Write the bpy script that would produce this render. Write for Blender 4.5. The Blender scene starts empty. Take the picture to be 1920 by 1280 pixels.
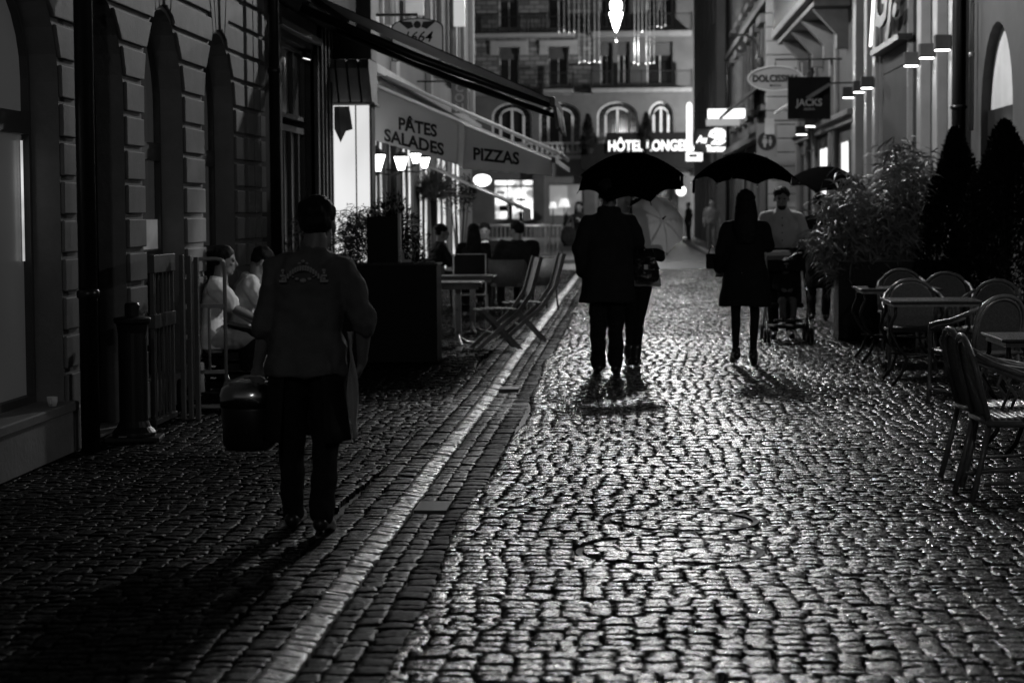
import bpy, math, random
import numpy as np
from mathutils import Vector, Matrix, Euler
from mathutils import noise as mnoise
PI = math.pi
R = math.radians
rnd = random.Random(11)
S = bpy.context.scene
COL = S.collection

# ---------------- camera, world, exposure ----------------
F = 4000.0                      # focal length in photo pixels (1920 wide)
cam_d = bpy.data.cameras.new('street_camera')
cam = bpy.data.objects.new('street_camera', cam_d)
COL.objects.link(cam)
cam_d.sensor_width = 36.0
cam_d.lens = F / 1920 * 36.0
cam_d.clip_end = 600
CAMZ = 1.55
cam.location = (0, 0, CAMZ)
YAW = math.atan(215 / F)
PITCH = math.atan(245 / F * math.cos(YAW))
ROLL = R(0.4)
MC = Matrix.Rotation(YAW, 3, 'Z') @ Matrix.Rotation(PI / 2 - PITCH, 3, 'X') @ Matrix.Rotation(-ROLL, 3, 'Z')
cam.rotation_euler = MC.to_euler()
cam_d.dof.use_dof = True
cam_d.dof.focus_distance = 13.5
cam_d.dof.aperture_fstop = 3.4
S.camera = cam
S.render.engine = 'CYCLES'
S.view_settings.view_transform = 'Standard'
S.view_settings.look = 'None'
S.view_settings.gamma = 1.0
S.view_settings.exposure = 0.0
S.cycles.use_denoising = True
try:
    S.cycles.denoiser = 'OPENIMAGEDENOISE'
    S.cycles.denoising_input_passes = 'RGB_ALBEDO_NORMAL'
except Exception:
    pass
S.cycles.max_bounces = 6
S.cycles.diffuse_bounces = 3
S.cycles.glossy_bounces = 3
S.cycles.sample_clamp_indirect = 4.0
S.cycles.sample_clamp_direct = 0
S.cycles.caustics_reflective = False
S.cycles.caustics_refractive = False

W = bpy.data.worlds.new('World')
S.world = W
W.use_nodes = True
wn = W.node_tree
wn.nodes.clear()
sky = wn.nodes.new('ShaderNodeTexSky')
sky.sky_type = 'NISHITA'
sky.sun_disc = False
sky.sun_elevation = R(-3)
sky.sun_rotation = R(200)
bw = wn.nodes.new('ShaderNodeRGBToBW')
bg = wn.nodes.new('ShaderNodeBackground')
bg.inputs['Strength'].default_value = 0.15
wo = wn.nodes.new('ShaderNodeOutputWorld')
wn.links.new(sky.outputs[0], bw.inputs[0])
wn.links.new(bw.outputs[0], bg.inputs[0])
wn.links.new(bg.outputs[0], wo.inputs[0])

def at(px, py, Y):
    """point on the plane y=Y seen at photo pixel (px, py)"""
    d = MC @ Vector(((px - 960) / F, -(py - 640) / F, -1))
    t = Y / d.y
    return Vector((d.x * t, Y, CAMZ + d.z * t))
def atx(px, py, X):
    """point on the plane x=X seen at photo pixel"""
    d = MC @ Vector(((px - 960) / F, -(py - 640) / F, -1))
    t = X / d.x
    return Vector((X, d.y * t, CAMZ + d.z * t))
def gr(px, py, z=0.0):
    d = MC @ Vector(((px - 960) / F, -(py - 640) / F, -1))
    t = (z - CAMZ) / d.z
    return Vector((d.x * t, d.y * t, z))

# ---------------- materials ----------------
def mat(name, base, rough=0.6, metal=0.0, var=0.0, vscale=4.0, bump=0.0, bscale=30.0, spec=0.5, emit=0.0, coat=0.0, rvar=0.0, stretch=None):
    m = bpy.data.materials.new(name)
    m.use_nodes = True
    nt = m.node_tree
    b = nt.nodes['Principled BSDF']
    b.inputs['Base Color'].default_value = (base, base, base, 1)
    b.inputs['Roughness'].default_value = rough
    b.inputs['Metallic'].default_value = metal
    b.inputs['Specular IOR Level'].default_value = spec
    b.inputs['Coat Weight'].default_value = coat
    b.inputs['Coat Roughness'].default_value = 0.12
    tc = nt.nodes.new('ShaderNodeTexCoord')
    src = tc.outputs['Object']
    if stretch:
        mp = nt.nodes.new('ShaderNodeMapping')
        mp.inputs['Scale'].default_value = stretch
        nt.links.new(src, mp.inputs[0])
        src = mp.outputs[0]
    if var > 0 or rvar > 0:
        n = nt.nodes.new('ShaderNodeTexNoise')
        n.inputs['Scale'].default_value = vscale
        n.inputs['Detail'].default_value = 6
        n.inputs['Roughness'].default_value = 0.65
        nt.links.new(src, n.inputs['Vector'])
        if var > 0:
            mr = nt.nodes.new('ShaderNodeMapRange')
            mr.inputs[1].default_value = 0.3
            mr.inputs[2].default_value = 0.7
            mr.inputs[3].default_value = base * (1 - var)
            mr.inputs[4].default_value = min(1, base * (1 + var))
            nt.links.new(n.outputs['Fac'], mr.inputs[0])
            nt.links.new(mr.outputs[0], b.inputs['Base Color'])
        if rvar > 0:
            mr2 = nt.nodes.new('ShaderNodeMapRange')
            mr2.inputs[1].default_value = 0.3
            mr2.inputs[2].default_value = 0.7
            mr2.inputs[3].default_value = max(0.03, rough - rvar)
            mr2.inputs[4].default_value = min(1, rough + rvar)
            nt.links.new(n.outputs['Fac'], mr2.inputs[0])
            nt.links.new(mr2.outputs[0], b.inputs['Roughness'])
    if bump > 0:
        n2 = nt.nodes.new('ShaderNodeTexNoise')
        n2.inputs['Scale'].default_value = bscale
        n2.inputs['Detail'].default_value = 5
        nt.links.new(src, n2.inputs['Vector'])
        bp = nt.nodes.new('ShaderNodeBump')
        bp.inputs['Strength'].default_value = 0.6
        bp.inputs['Distance'].default_value = bump
        nt.links.new(n2.outputs['Fac'], bp.inputs['Height'])
        nt.links.new(bp.outputs[0], b.inputs['Normal'])
    if emit > 0:
        b.inputs['Emission Color'].default_value = (1, 1, 1, 1)
        b.inputs['Emission Strength'].default_value = emit
    return m
def lit(name, e, var=0.0, scale=2.0, stretch=(1, 1, 1)):
    """something that gives off light: lit window, neon, lightbox"""
    m = bpy.data.materials.new(name)
    m.use_nodes = True
    nt = m.node_tree
    b = nt.nodes['Principled BSDF']
    b.inputs['Base Color'].default_value = (.3, .3, .3, 1)
    b.inputs['Roughness'].default_value = 0.3
    b.inputs['Emission Color'].default_value = (1, 1, 1, 1)
    b.inputs['Emission Strength'].default_value = e
    if var > 0:
        tc = nt.nodes.new('ShaderNodeTexCoord')
        mp = nt.nodes.new('ShaderNodeMapping')
        mp.inputs['Scale'].default_value = stretch
        n = nt.nodes.new('ShaderNodeTexNoise')
        n.inputs['Scale'].default_value = scale
        n.inputs['Detail'].default_value = 3
        mr = nt.nodes.new('ShaderNodeMapRange')
        mr.inputs[1].default_value = 0.38
        mr.inputs[2].default_value = 0.62
        mr.inputs[3].default_value = e * (1 - var)
        mr.inputs[4].default_value = e * (1 + var)
        nt.links.new(tc.outputs['Object'], mp.inputs[0])
        nt.links.new(mp.outputs[0], n.inputs['Vector'])
        nt.links.new(n.outputs['Fac'], mr.inputs[0])
        nt.links.new(mr.outputs[0], b.inputs['Emission Strength'])
    return m
M = {}
def cloth_through(name, base, tr, var=.1, vscale=1.2, bump=.004, bscale=5):
    m = mat(name, base, .85, var=var, vscale=vscale, bump=bump, bscale=bscale)
    nt = m.node_tree
    b = nt.nodes['Principled BSDF']
    t = nt.nodes.new('ShaderNodeBsdfTranslucent')
    t.inputs['Color'].default_value = (base, base, base, 1)
    mx = nt.nodes.new('ShaderNodeMixShader')
    mx.inputs[0].default_value = tr
    nt.links.new(b.outputs[0], mx.inputs[1])
    nt.links.new(t.outputs[0], mx.inputs[2])
    nt.links.new(mx.outputs[0], nt.nodes['Material Output'].inputs[0])
    return m
M['stone'] = mat('weathered_sandstone', .20, .75, var=.22, vscale=2.2, bump=.006, bscale=25)
M['stone_trim'] = mat('sandstone_trim', .16, .7, var=.2, vscale=3, bump=.004, bscale=30)
M['plaster'] = mat('grey_plaster', .085, .8, var=.2, vscale=1.3, bump=.004, bscale=18)
M['plaster_right'] = mat('dull_grey_render', .05, .8, var=.25, vscale=1.1, bump=.005, bscale=14)
M['plaster_pale'] = mat('pale_plaster', .30, .75, var=.15, vscale=1.2, bump=.003, bscale=18)
M['plaster_dark'] = mat('dark_plaster', .05, .8, var=.3, vscale=1.3, bump=.004, bscale=18)
M['black_paint'] = mat('black_gloss_paint', .012, .32, var=.3, bump=.001, bscale=14)
M['black_matt'] = mat('black_matt', .008, .8, var=.3, spec=.12)
M['iron'] = mat('cast_iron', .018, .42, metal=.3, bump=.002, bscale=60)
M['frame'] = mat('window_frame_dark', .05, .5, var=.2)
M['frame_white'] = mat('window_frame_white', .62, .5, var=.1)
M['glass'] = mat('dark_window_glass', .012, .06, spec=.8, bump=.002, bscale=1.5)
M['metal'] = mat('brushed_metal', .42, .33, metal=.9, rvar=.1)
M['chrome'] = mat('polished_metal', .6, .16, metal=1)
M['wood'] = mat('wet_teak_slats', .22, .34, var=.35, vscale=9, stretch=(1, 8, 8), bump=.001, bscale=40, coat=.3)
M['rattan'] = mat('grey_rattan', .16, .42, var=.35, vscale=30, bump=.0015, bscale=90, coat=.25)
M['rattan_panel'] = mat('woven_rattan', .085, .55, var=.4, vscale=60, bump=.002, bscale=160)
M['canvas'] = cloth_through('pale_awning_canvas', .72, .55)
M['canvas_black'] = mat('black_awning_canvas', .016, .6, var=.2, bump=.002, bscale=12)
M['lettering'] = mat('black_lettering', .02, .7)
M['white'] = mat('white_china', .75, .25)
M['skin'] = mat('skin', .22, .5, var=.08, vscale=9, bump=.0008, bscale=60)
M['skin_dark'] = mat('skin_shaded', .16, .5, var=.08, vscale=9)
M['hair'] = mat('dark_hair', .010, .62, var=.3, vscale=40, bump=.003, bscale=90, stretch=(1, 1, .3), spec=.15)
M['cloth_black'] = mat('black_wool', .012, .85, var=.25, vscale=6, bump=.004, bscale=9, spec=.2)
M['cloth_coat'] = mat('charcoal_wool', .020, .9, var=.25, vscale=6, bump=.004, bscale=9, spec=.2)
M['cloth_shirt'] = mat('dark_work_shirt', .09, .8, var=.2, vscale=6, bump=.006, bscale=7, spec=.3)
M['cloth_white'] = mat('white_cotton', .8, .85, var=.06, vscale=6, bump=.006, bscale=9)
M['cloth_pale'] = mat('pale_grey_cotton', .48, .85, var=.1, vscale=6, bump=.006, bscale=8)
M['cloth_grey'] = mat('mid_grey_cloth', .12, .85, var=.2, vscale=6, bump=.005, bscale=9)
M['leather'] = mat('black_patent_leather', .014, .14, bump=.012, bscale=9, spec=.7)
M['rubber'] = mat('black_rubber', .015, .7)
M['umbrella'] = mat('black_umbrella_nylon', .0025, .85, bump=.002, bscale=10, spec=.0)
M['umbrella_pale'] = cloth_through('pale_umbrella_nylon', .80, .22, bump=.002, bscale=10)
M['leaf'] = mat('bamboo_leaf', .26, .42, var=.4, vscale=8, spec=.5)
M['leaf_dark'] = mat('conifer_leaf', .014, .7, var=.4, vscale=8, spec=.08)
M['stem'] = mat('plant_stem', .05, .7)
M['bin'] = mat('planter_board', .006, .5, var=.2, bump=.001, spec=.2)
M['leather_shoe'] = mat('black_shoe_leather', .015, .3, spec=.6)

# ---------------- mesh helpers ----------------
def tag(o, label=None, cat=None, group=None, kind=None):
    if label: o['label'] = label
    if cat: o['category'] = cat
    if group: o['group'] = group
    if kind: o['kind'] = kind
    return o
def empty(name, loc=(0, 0, 0), rz=0.0, label=None, cat=None, group=None):
    o = bpy.data.objects.new(name, None)
    o.location = loc
    o.rotation_euler = (0, 0, rz)
    o.empty_display_size = .1
    COL.objects.link(o)
    return tag(o, label, cat, group)
def clone(o, parent=None):
    c = o.copy()
    COL.objects.link(c)
    c.parent = parent
    for ch in list(o.children):
        clone(ch, c)
    return c
class MB:
    def __init__(s):
        s.v = []; s.f = []
    def add(s, vs, fs):
        n = len(s.v)
        s.v += [tuple(p) for p in vs]
        s.f += [tuple(i + n for i in f) for f in fs]
        return s
    def box(s, x0, x1, y0, y1, z0, z1, mtx=None):
        vs = [Vector((x, y, z)) for x in (x0, x1) for y in (y0, y1) for z in (z0, z1)]
        if mtx: vs = [mtx @ p for p in vs]
        return s.add(vs, [(0, 1, 3, 2), (4, 6, 7, 5), (0, 4, 5, 1), (2, 3, 7, 6), (0, 2, 6, 4), (1, 5, 7, 3)])
    def prism(s, poly, ext):
        """poly: list of 3D points (planar), ext: extrusion vector"""
        n = len(poly)
        e = Vector(ext)
        vs = [Vector(p) for p in poly] + [Vector(p) + e for p in poly]
        fs = [tuple(range(n))[::-1], tuple(range(n, 2 * n))]
        for i in range(n):
            j = (i + 1) % n
            fs.append((i, j, n + j, n + i))
        return s.add(vs, fs)
    def tube(s, pts, r, n=8, cap=True):
        pts = [Vector(p) for p in pts]
        if not hasattr(r, '__len__'): r = [r] * len(pts)
        rings = []
        up = None
        for i, p in enumerate(pts):
            t = (pts[min(i + 1, len(pts) - 1)] - pts[max(i - 1, 0)])
            if t.length < 1e-9: t = Vector((0, 0, 1))
            t.normalize()
            if up is None:
                up = Vector((0, 0, 1)) if abs(t.z) < .9 else Vector((0, 1, 0))
            a = t.cross(up)
            if a.length < 1e-6: a = t.cross(Vector((1, 0, 0)))
            a.normalize()
            b = a.cross(t).normalized()
            up = b
            rings.append([p + (a * math.cos(k * 2 * PI / n) + b * math.sin(k * 2 * PI / n)) * r[i] for k in range(n)])
        vs = [q for g in rings for q in g]
        fs = []
        for i in range(len(pts) - 1):
            for k in range(n):
                k2 = (k + 1) % n
                fs.append((i * n + k, i * n + k2, (i + 1) * n + k2, (i + 1) * n + k))
        if cap:
            fs.append(tuple(range(n))[::-1])
            fs.append(tuple((len(pts) - 1) * n + k for k in range(n)))
        return s.add(vs, fs)
    def ell(s, c, rad, n=14, m=9, mtx=None):
        c = Vector(c)
        vs = []
        for i in range(m + 1):
            th = PI * i / m
            for k in range(n):
                ph = 2 * PI * k / n
                p = Vector((rad[0] * math.sin(th) * math.cos(ph), rad[1] * math.sin(th) * math.sin(ph), rad[2] * math.cos(th)))
                if mtx: p = mtx @ p
                vs.append(c + p)
        fs = []
        for i in range(m):
            for k in range(n):
                k2 = (k + 1) % n
                if i == 0:
                    fs.append((0, (i + 1) * n + k, (i + 1) * n + k2))
                elif i == m - 1:
                    fs.append((i * n + k, (i + 1) * n, i * n + k2))
                else:
                    fs.append((i * n + k, (i + 1) * n + k, (i + 1) * n + k2, i * n + k2))
        return s.add(vs, fs)
    def lathe(s, prof, c=(0, 0, 0), n=20):
        """prof: (r, z) list from bottom up"""
        c = Vector(c)
        vs = []
        for r, z in prof:
            for k in range(n):
                a = 2 * PI * k / n
                vs.append(c + Vector((r * math.cos(a), r * math.sin(a), z)))
        fs = []
        for i in range(len(prof) - 1):
            for k in range(n):
                k2 = (k + 1) % n
                fs.append((i * n + k, i * n + k2, (i + 1) * n + k2, (i + 1) * n + k))
        fs.append(tuple(range(n))[::-1])
        fs.append(tuple((len(prof) - 1) * n + k for k in range(n)))
        return s.add(vs, fs)
    def loft(s, rings, n=20):
        """rings: (cx,cy,cz,rx,ry[,tilt about x]) from bottom up, closed with caps"""
        vs = []
        for g in rings:
            cx, cy, cz, rx, ry = g[:5]
            tl = g[5] if len(g) > 5 else 0
            for k in range(n):
                a = 2 * PI * k / n
                ca, sa = math.cos(a), math.sin(a)
                e = .82
                x = rx * math.copysign(abs(ca) ** e, ca)
                y = ry * math.copysign(abs(sa) ** e, sa)
                vs.append((cx + x, cy + y * math.cos(tl), cz + y * math.sin(tl)))
        fs = []
        for i in range(len(rings) - 1):
            for k in range(n):
                k2 = (k + 1) % n
                fs.append((i * n + k, i * n + k2, (i + 1) * n + k2, (i + 1) * n + k))
        fs.append(tuple(range(n))[::-1])
        fs.append(tuple((len(rings) - 1) * n + k for k in range(n)))
        return s.add(vs, fs)
    def chain(s, pts, rad, n=12):
        """limb: tapered capsule chain (for remeshing)"""
        for p, r in zip(pts, rad):
            s.ell(p, (r, r, r), 12, 8)
        for i in range(len(pts) - 1):
            s.tube([pts[i], pts[i + 1]], [rad[i], rad[i + 1]], n)
        return s
    def build(s, name, m=None, parent=None, smooth=False, bevel=0.0, loc=None):
        me = bpy.data.meshes.new(name)
        me.from_pydata(s.v, [], s.f)
        me.update()
        if smooth:
            me.polygons.foreach_set('use_smooth', [True] * len(me.polygons))
        o = bpy.data.objects.new(name, me)
        COL.objects.link(o)
        if m: me.materials.append(M[m] if isinstance(m, str) else m)
        if parent: o.parent = parent
        if loc is not None: o.location = loc
        if bevel > 0:
            md = o.modifiers.new('bevel', 'BEVEL')
            md.width = bevel
            md.segments = 2
            md.limit_method = 'ANGLE'
            md.angle_limit = R(40)
        return o
    def flesh(s, name, m, parent, voxel=.01, sm=4, fold=0.0, fscale=.12):
        """union of overlapping primitives grown into one continuous surface"""
        o = s.build(name, m, parent)
        md = o.modifiers.new('remesh', 'REMESH')
        md.mode = 'VOXEL'
        md.voxel_size = voxel
        md.use_smooth_shade = True
        if sm:
            m2 = o.modifiers.new('smooth', 'SMOOTH')
            m2.factor = .5
            m2.iterations = sm
        if fold > 0:
            key = 'fold%.3f' % fscale
            tx = bpy.data.textures.get(key)
            if tx is None:
                tx = bpy.data.textures.new(key, 'CLOUDS')
                tx.noise_scale = fscale
                tx.noise_depth = 1
            m3 = o.modifiers.new('folds', 'DISPLACE')
            m3.texture = tx
            m3.texture_coords = 'LOCAL'
            m3.strength = fold
            m3.mid_level = .5
        return o
def text_verts(body, size=1.0, bold=0.0, ext=0.01, align='CENTER', shear=0.0, space=1.0):
    cu = bpy.data.curves.new('lettering', 'FONT')
    cu.body = body
    cu.size = size
    cu.extrude = ext
    cu.offset = bold
    cu.shear = shear
    cu.align_x = align
    cu.align_y = 'CENTER'
    cu.space_character = space
    cu.resolution_u = 3
    ob = bpy.data.objects.new('lettering', cu)
    me = ob.to_mesh()
    vs = [v.co.copy() for v in me.vertices]
    fs = [tuple(p.vertices) for p in me.polygons]
    ob.to_mesh_clear()
    bpy.data.objects.remove(ob)
    bpy.data.curves.remove(cu)
    return vs, fs
def text(name, body, m, parent, fn, **k):
    """fn maps text-plane (x right, y up, z out) to 3D"""
    vs, fs = text_verts(body, **k)
    return MB().add([fn(v) for v in vs], fs).build(name, m, parent)
def point(name, loc, power, rad=.1, parent=None):
    l = bpy.data.lights.new(name, 'POINT')
    l.energy = power
    l.shadow_soft_size = rad
    o = bpy.data.objects.new(name, l)
    o.location = loc
    COL.objects.link(o)
    if parent: o.parent = parent
    return o
def spot(name, loc, d, power, ang=60, blend=.5, rad=.03, parent=None):
    l = bpy.data.lights.new(name, 'SPOT')
    l.energy = power
    l.spot_size = R(ang)
    l.spot_blend = blend
    l.shadow_soft_size = rad
    o = bpy.data.objects.new(name, l)
    o.location = loc
    o.rotation_euler = Vector(d).to_track_quat('-Z', 'Y').to_euler()
    COL.objects.link(o)
    if parent: o.parent = parent
    return o
# ---------------- ground ----------------
def sheet(name, x0, x1, y0, y1, z, m, kind='structure'):
    return tag(MB().add([(x0, y0, z), (x1, y0, z), (x1, y1, z), (x0, y1, z)], [(0, 1, 2, 3)]).build(name, m), kind=kind)
M['mortar'] = mat('wet_mortar', .012, .6, var=.4, vscale=20, bump=.01, bscale=60)
M['asphalt'] = mat('wet_asphalt', .05, .42, var=.25, vscale=3, bump=.002, bscale=220, rvar=.12)
M['kerb'] = mat('granite_kerb', .12, .45, var=.2, vscale=6, bump=.002, bscale=60)
sheet('ground', -60, 60, -10, 300, -.03, 'mortar')

def cobble_mat(name, c0, c1, r0, r1, fine=.0022, spec=.5):
    m = bpy.data.materials.new(name)
    m.use_nodes = True
    nt = m.node_tree
    N = nt.nodes.new
    L = nt.links.new
    b = nt.nodes['Principled BSDF']
    tc = N('ShaderNodeTexCoord')
    at_ = N('ShaderNodeAttribute')
    at_.attribute_name = 'tone'
    n1 = N('ShaderNodeTexNoise')
    n1.inputs['Scale'].default_value = 45
    n1.inputs['Detail'].default_value = 6
    n1.inputs['Roughness'].default_value = .7
    L(tc.outputs['Object'], n1.inputs['Vector'])
    # tone per stone
    mr = N('ShaderNodeMapRange')
    mr.inputs[3].default_value = c0
    mr.inputs[4].default_value = c1
    L(at_.outputs['Fac'], mr.inputs[0])
    mx = N('ShaderNodeMath')
    mx.operation = 'MULTIPLY'
    mr3 = N('ShaderNodeMapRange')
    mr3.inputs[1].default_value = .3
    mr3.inputs[2].default_value = .7
    mr3.inputs[3].default_value = .55
    mr3.inputs[4].default_value = 1.35
    L(n1.outputs['Fac'], mr3.inputs[0])
    L(mr.outputs[0], mx.inputs[0])
    L(mr3.outputs[0], mx.inputs[1])
    L(mx.outputs[0], b.inputs['Base Color'])
    mr2 = N('ShaderNodeMapRange')
    mr2.inputs[1].default_value = .32
    mr2.inputs[2].default_value = .68
    mr2.inputs[3].default_value = r0
    mr2.inputs[4].default_value = r1
    L(n1.outputs['Fac'], mr2.inputs[0])
    L(mr2.outputs[0], b.inputs['Roughness'])
    # wetter and drier patches, and specular cut towards the sides to fade the street glare
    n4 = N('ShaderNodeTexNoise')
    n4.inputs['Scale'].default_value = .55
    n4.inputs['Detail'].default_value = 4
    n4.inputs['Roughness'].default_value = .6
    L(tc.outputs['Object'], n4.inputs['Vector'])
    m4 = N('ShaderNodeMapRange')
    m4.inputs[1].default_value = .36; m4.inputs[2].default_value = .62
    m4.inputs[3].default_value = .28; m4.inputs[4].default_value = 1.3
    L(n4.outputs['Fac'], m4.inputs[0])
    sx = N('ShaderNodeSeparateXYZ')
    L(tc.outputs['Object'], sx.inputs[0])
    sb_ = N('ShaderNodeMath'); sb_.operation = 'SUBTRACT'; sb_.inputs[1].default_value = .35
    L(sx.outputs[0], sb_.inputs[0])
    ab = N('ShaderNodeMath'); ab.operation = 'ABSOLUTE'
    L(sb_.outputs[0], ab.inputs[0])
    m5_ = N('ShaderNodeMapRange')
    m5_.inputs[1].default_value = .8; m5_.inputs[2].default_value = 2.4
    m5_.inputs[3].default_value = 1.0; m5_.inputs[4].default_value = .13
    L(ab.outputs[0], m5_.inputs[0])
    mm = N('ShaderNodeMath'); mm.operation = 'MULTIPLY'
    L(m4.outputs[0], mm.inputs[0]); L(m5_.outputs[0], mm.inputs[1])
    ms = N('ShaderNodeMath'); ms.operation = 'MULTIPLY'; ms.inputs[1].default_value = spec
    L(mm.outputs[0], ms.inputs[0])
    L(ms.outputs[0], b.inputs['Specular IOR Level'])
    n2 = N('ShaderNodeTexNoise')
    n2.inputs['Scale'].default_value = 75
    n2.inputs['Detail'].default_value = 4
    n2.inputs['Roughness'].default_value = .75
    L(tc.outputs['Object'], n2.inputs['Vector'])
    n3 = N('ShaderNodeTexNoise')
    n3.inputs['Scale'].default_value = 22
    n3.inputs['Detail'].default_value = 3
    L(tc.outputs['Object'], n3.inputs['Vector'])
    ad = N('ShaderNodeMath')
    ad.operation = 'MULTIPLY_ADD'
    ad.inputs[1].default_value = 2.4
    L(n3.outputs['Fac'], ad.inputs[0])
    L(n2.outputs['Fac'], ad.inputs[2])
    bp = N('ShaderNodeBump')
    bp.inputs['Strength'].default_value = 1
    bp.inputs['Distance'].default_value = fine
    L(ad.outputs[0], bp.inputs['Height'])
    L(bp.outputs[0], b.inputs['Normal'])
    return m
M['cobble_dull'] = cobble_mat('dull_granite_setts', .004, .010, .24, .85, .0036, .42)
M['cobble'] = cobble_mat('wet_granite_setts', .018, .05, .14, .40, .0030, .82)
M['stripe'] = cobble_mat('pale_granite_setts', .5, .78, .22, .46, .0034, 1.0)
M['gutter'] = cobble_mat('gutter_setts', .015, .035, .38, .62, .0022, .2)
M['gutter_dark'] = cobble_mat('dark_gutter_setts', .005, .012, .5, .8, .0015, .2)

rng = np.random.default_rng(5)
HOLES = []          # (x, y, r) kept clear for iron covers
PLATES = []
mh1 = gr(1277, 972); mh2 = gr(1256, 1030)
HOLES += [(mh1.x, mh1.y, .385), (mh2.x, mh2.y, .42)]
pl1 = gr(812, 948); pl2 = gr(955, 727)
PLATES += [(pl1.x, pl1.y, .09, .19), (pl2.x, pl2.y, .09, .15)]

def wave(x, y):
    return .035 * np.sin(y * .55 + 1.3 * np.sin(x * .9)) + .02 * np.sin(y * 1.7 + x * 1.1)
INSIDE = []
def setts(name, x0, x1, y0, y1, w, ln, m, nu, nv, dome=.0022, tilt=.022, wav=1.0, sunk=0.0, gap=.009, camber=0.0):
    """rows of individual stone setts, each a little domed and tilted, as one paved sheet"""
    ncol = max(1, int(round((x1 - x0) / w)))
    edges = x0 + (x1 - x0) * np.linspace(0, 1, ncol + 1)
    cx = []; cy = []; hw = []; hl = []
    if ncol > 4:
        # courses laid across the street, a few at a time sharing their joints
        y = y0
        while y < y1:
            nn = int(rng.integers(2, 6))
            ws = np.clip(rng.normal(w, w * .13, int((x1 - x0) / w * 1.2) + 4), w * .6, w * 1.5)
            ed = x0 - rng.uniform(0, w) + np.cumsum(ws)
            ed = np.concatenate([[x0], ed[(ed > x0 + w * .4) & (ed < x1 - w * .4)], [x1]])
            for q in range(nn):
                l = float(np.clip(rng.normal(ln, ln * .1), ln * .7, ln * 1.3))
                e2 = ed.copy(); e2[1:-1] += rng.normal(0, w * .06, len(ed) - 2)
                cx.append((e2[1:] + e2[:-1]) / 2); hw.append((e2[1:] - e2[:-1]) / 2)
                cy.append(y + l / 2 + rng.normal(0, ln * .05, len(e2) - 1)); hl.append(l / 2 * rng.uniform(.9, 1.06, len(e2) - 1))
                y += l
        ncol = 0
    for i in range(ncol):
        n = int((y1 - y0) / ln * 1.25) + 4
        ls = np.clip(rng.normal(ln, ln * .2, n), ln * .55, ln * 1.6)
        ys = y0 + rng.uniform(-ln, 0) + np.cumsum(ls)
        k = (ys < y1) & (ys - ls > y0 - ln)
        cy.append((ys - ls / 2)[k]); hl.append(ls[k] / 2)
        c = (edges[i] + edges[i + 1]) / 2
        cx.append(np.full(k.sum(), c)); hw.append(np.full(k.sum(), (edges[i + 1] - edges[i]) / 2))
    cx = np.concatenate(cx); cy = np.concatenate(cy); hw = np.concatenate(hw); hl = np.concatenate(hl)
    keep = np.ones(len(cx), bool)
    for (hx, hy, hr) in HOLES:
        wy = cy + wav * (.05 * np.sin(cx * 1.3 + .25 * cy) + .02 * np.sin(cx * 3.7))
        keep &= ((cx + wav * wave(cx, wy) - hx) ** 2 + (wy - hy) ** 2) > (hr - .02) ** 2
    for (hx, hy, a, b) in PLATES:
        keep &= ~((abs(cx - hx) < a + .02) & (abs(cy - hy) < b + .03))
    if INSIDE:
        hx, hy, hr = INSIDE[0]
        keep = ((cx - hx) ** 2 + (cy - hy) ** 2) < (hr + .01) ** 2
    cx, cy, hw, hl = cx[keep], cy[keep], hw[keep], hl[keep]
    n = len(cx)
    # template grid in [-1,1]^2, outer ring is the skirt
    def axis(k):
        inner = np.linspace(-1, 1, k)
        return np.concatenate([[-1.0], inner, [1.0]]), np.concatenate([[1], np.zeros(k), [1]])
    u, su = axis(nu); v, sv = axis(nv)
    U, V = np.meshgrid(u, v, indexing='ij')
    SK = np.maximum(*np.meshgrid(su, sv, indexing='ij'))
    g = gap / 2 * rng.uniform(.5, 1.9, n)
    bx = (hw - g)[:, None, None]; by = (hl - g * rng.uniform(.4, 1.2, n))[:, None, None]
    cy = cy + wav * (.05 * np.sin(cx * 1.3 + .25 * cy) + .02 * np.sin(cx * 3.7))
    dx = cx + wav * wave(cx, cy) + rng.normal(0, .0035, n)
    X = dx[:, None, None] + U[None] * bx * (1 + .10 * rng.normal(0, 1, (n, 1, 1)) * V[None]) + .0
    Y = cy[:, None, None] + V[None] * by * (1 + .10 * rng.normal(0, 1, (n, 1, 1)) * U[None])
    # skew of each stone
    X = X + V[None] * by * rng.normal(0, .06, (n, 1, 1))
    Y = Y + U[None] * bx * rng.normal(0, .10, (n, 1, 1)) + bx * 0
    edge = np.maximum(abs(U), abs(V))[None]
    X = X + rng.normal(0, .0022, X.shape) * (1 - SK[None])
    Y = Y + rng.normal(0, .0022, Y.shape) * (1 - SK[None])
    for (hx, hy, hr) in ([] if INSIDE else HOLES):
        d = np.sqrt((X - hx) ** 2 + (Y - hy) ** 2)
        f = np.where(d < hr + .012, (hr + .012) / np.maximum(d, .05), 1)
        X = hx + (X - hx) * f; Y = hy + (Y - hy) * f
    for (hx, hy, hr) in INSIDE:
        d = np.sqrt((X - hx) ** 2 + (Y - hy) ** 2)
        f = np.where(d > hr, hr / np.maximum(d, .01), 1)
        X = hx + (X - hx) * f; Y = hy + (Y - hy) * f
    lvl = rng.normal(0, .002, n) + .012 * np.sin(cx * 1.1 + .3) * np.sin(cy * .45) + .006 * np.sin(cx * 3.1 + cy * .8)
    Z = -sunk + lvl[:, None, None] - dome * (abs(U[None]) ** 2.6 + abs(V[None]) ** 2.6)
    Z = Z + U[None] * bx * (camber + rng.normal(0, tilt, (n, 1, 1))) + V[None] * by * rng.normal(0, tilt, (n, 1, 1))
    Z = Z + rng.normal(0, .0010, Z.shape)
    Z = np.where(SK[None] > 0, -.034 - sunk, Z)
    A, B = X.shape[1:]
    co = np.stack([X, Y, Z], -1).reshape(-1, 3)
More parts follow.
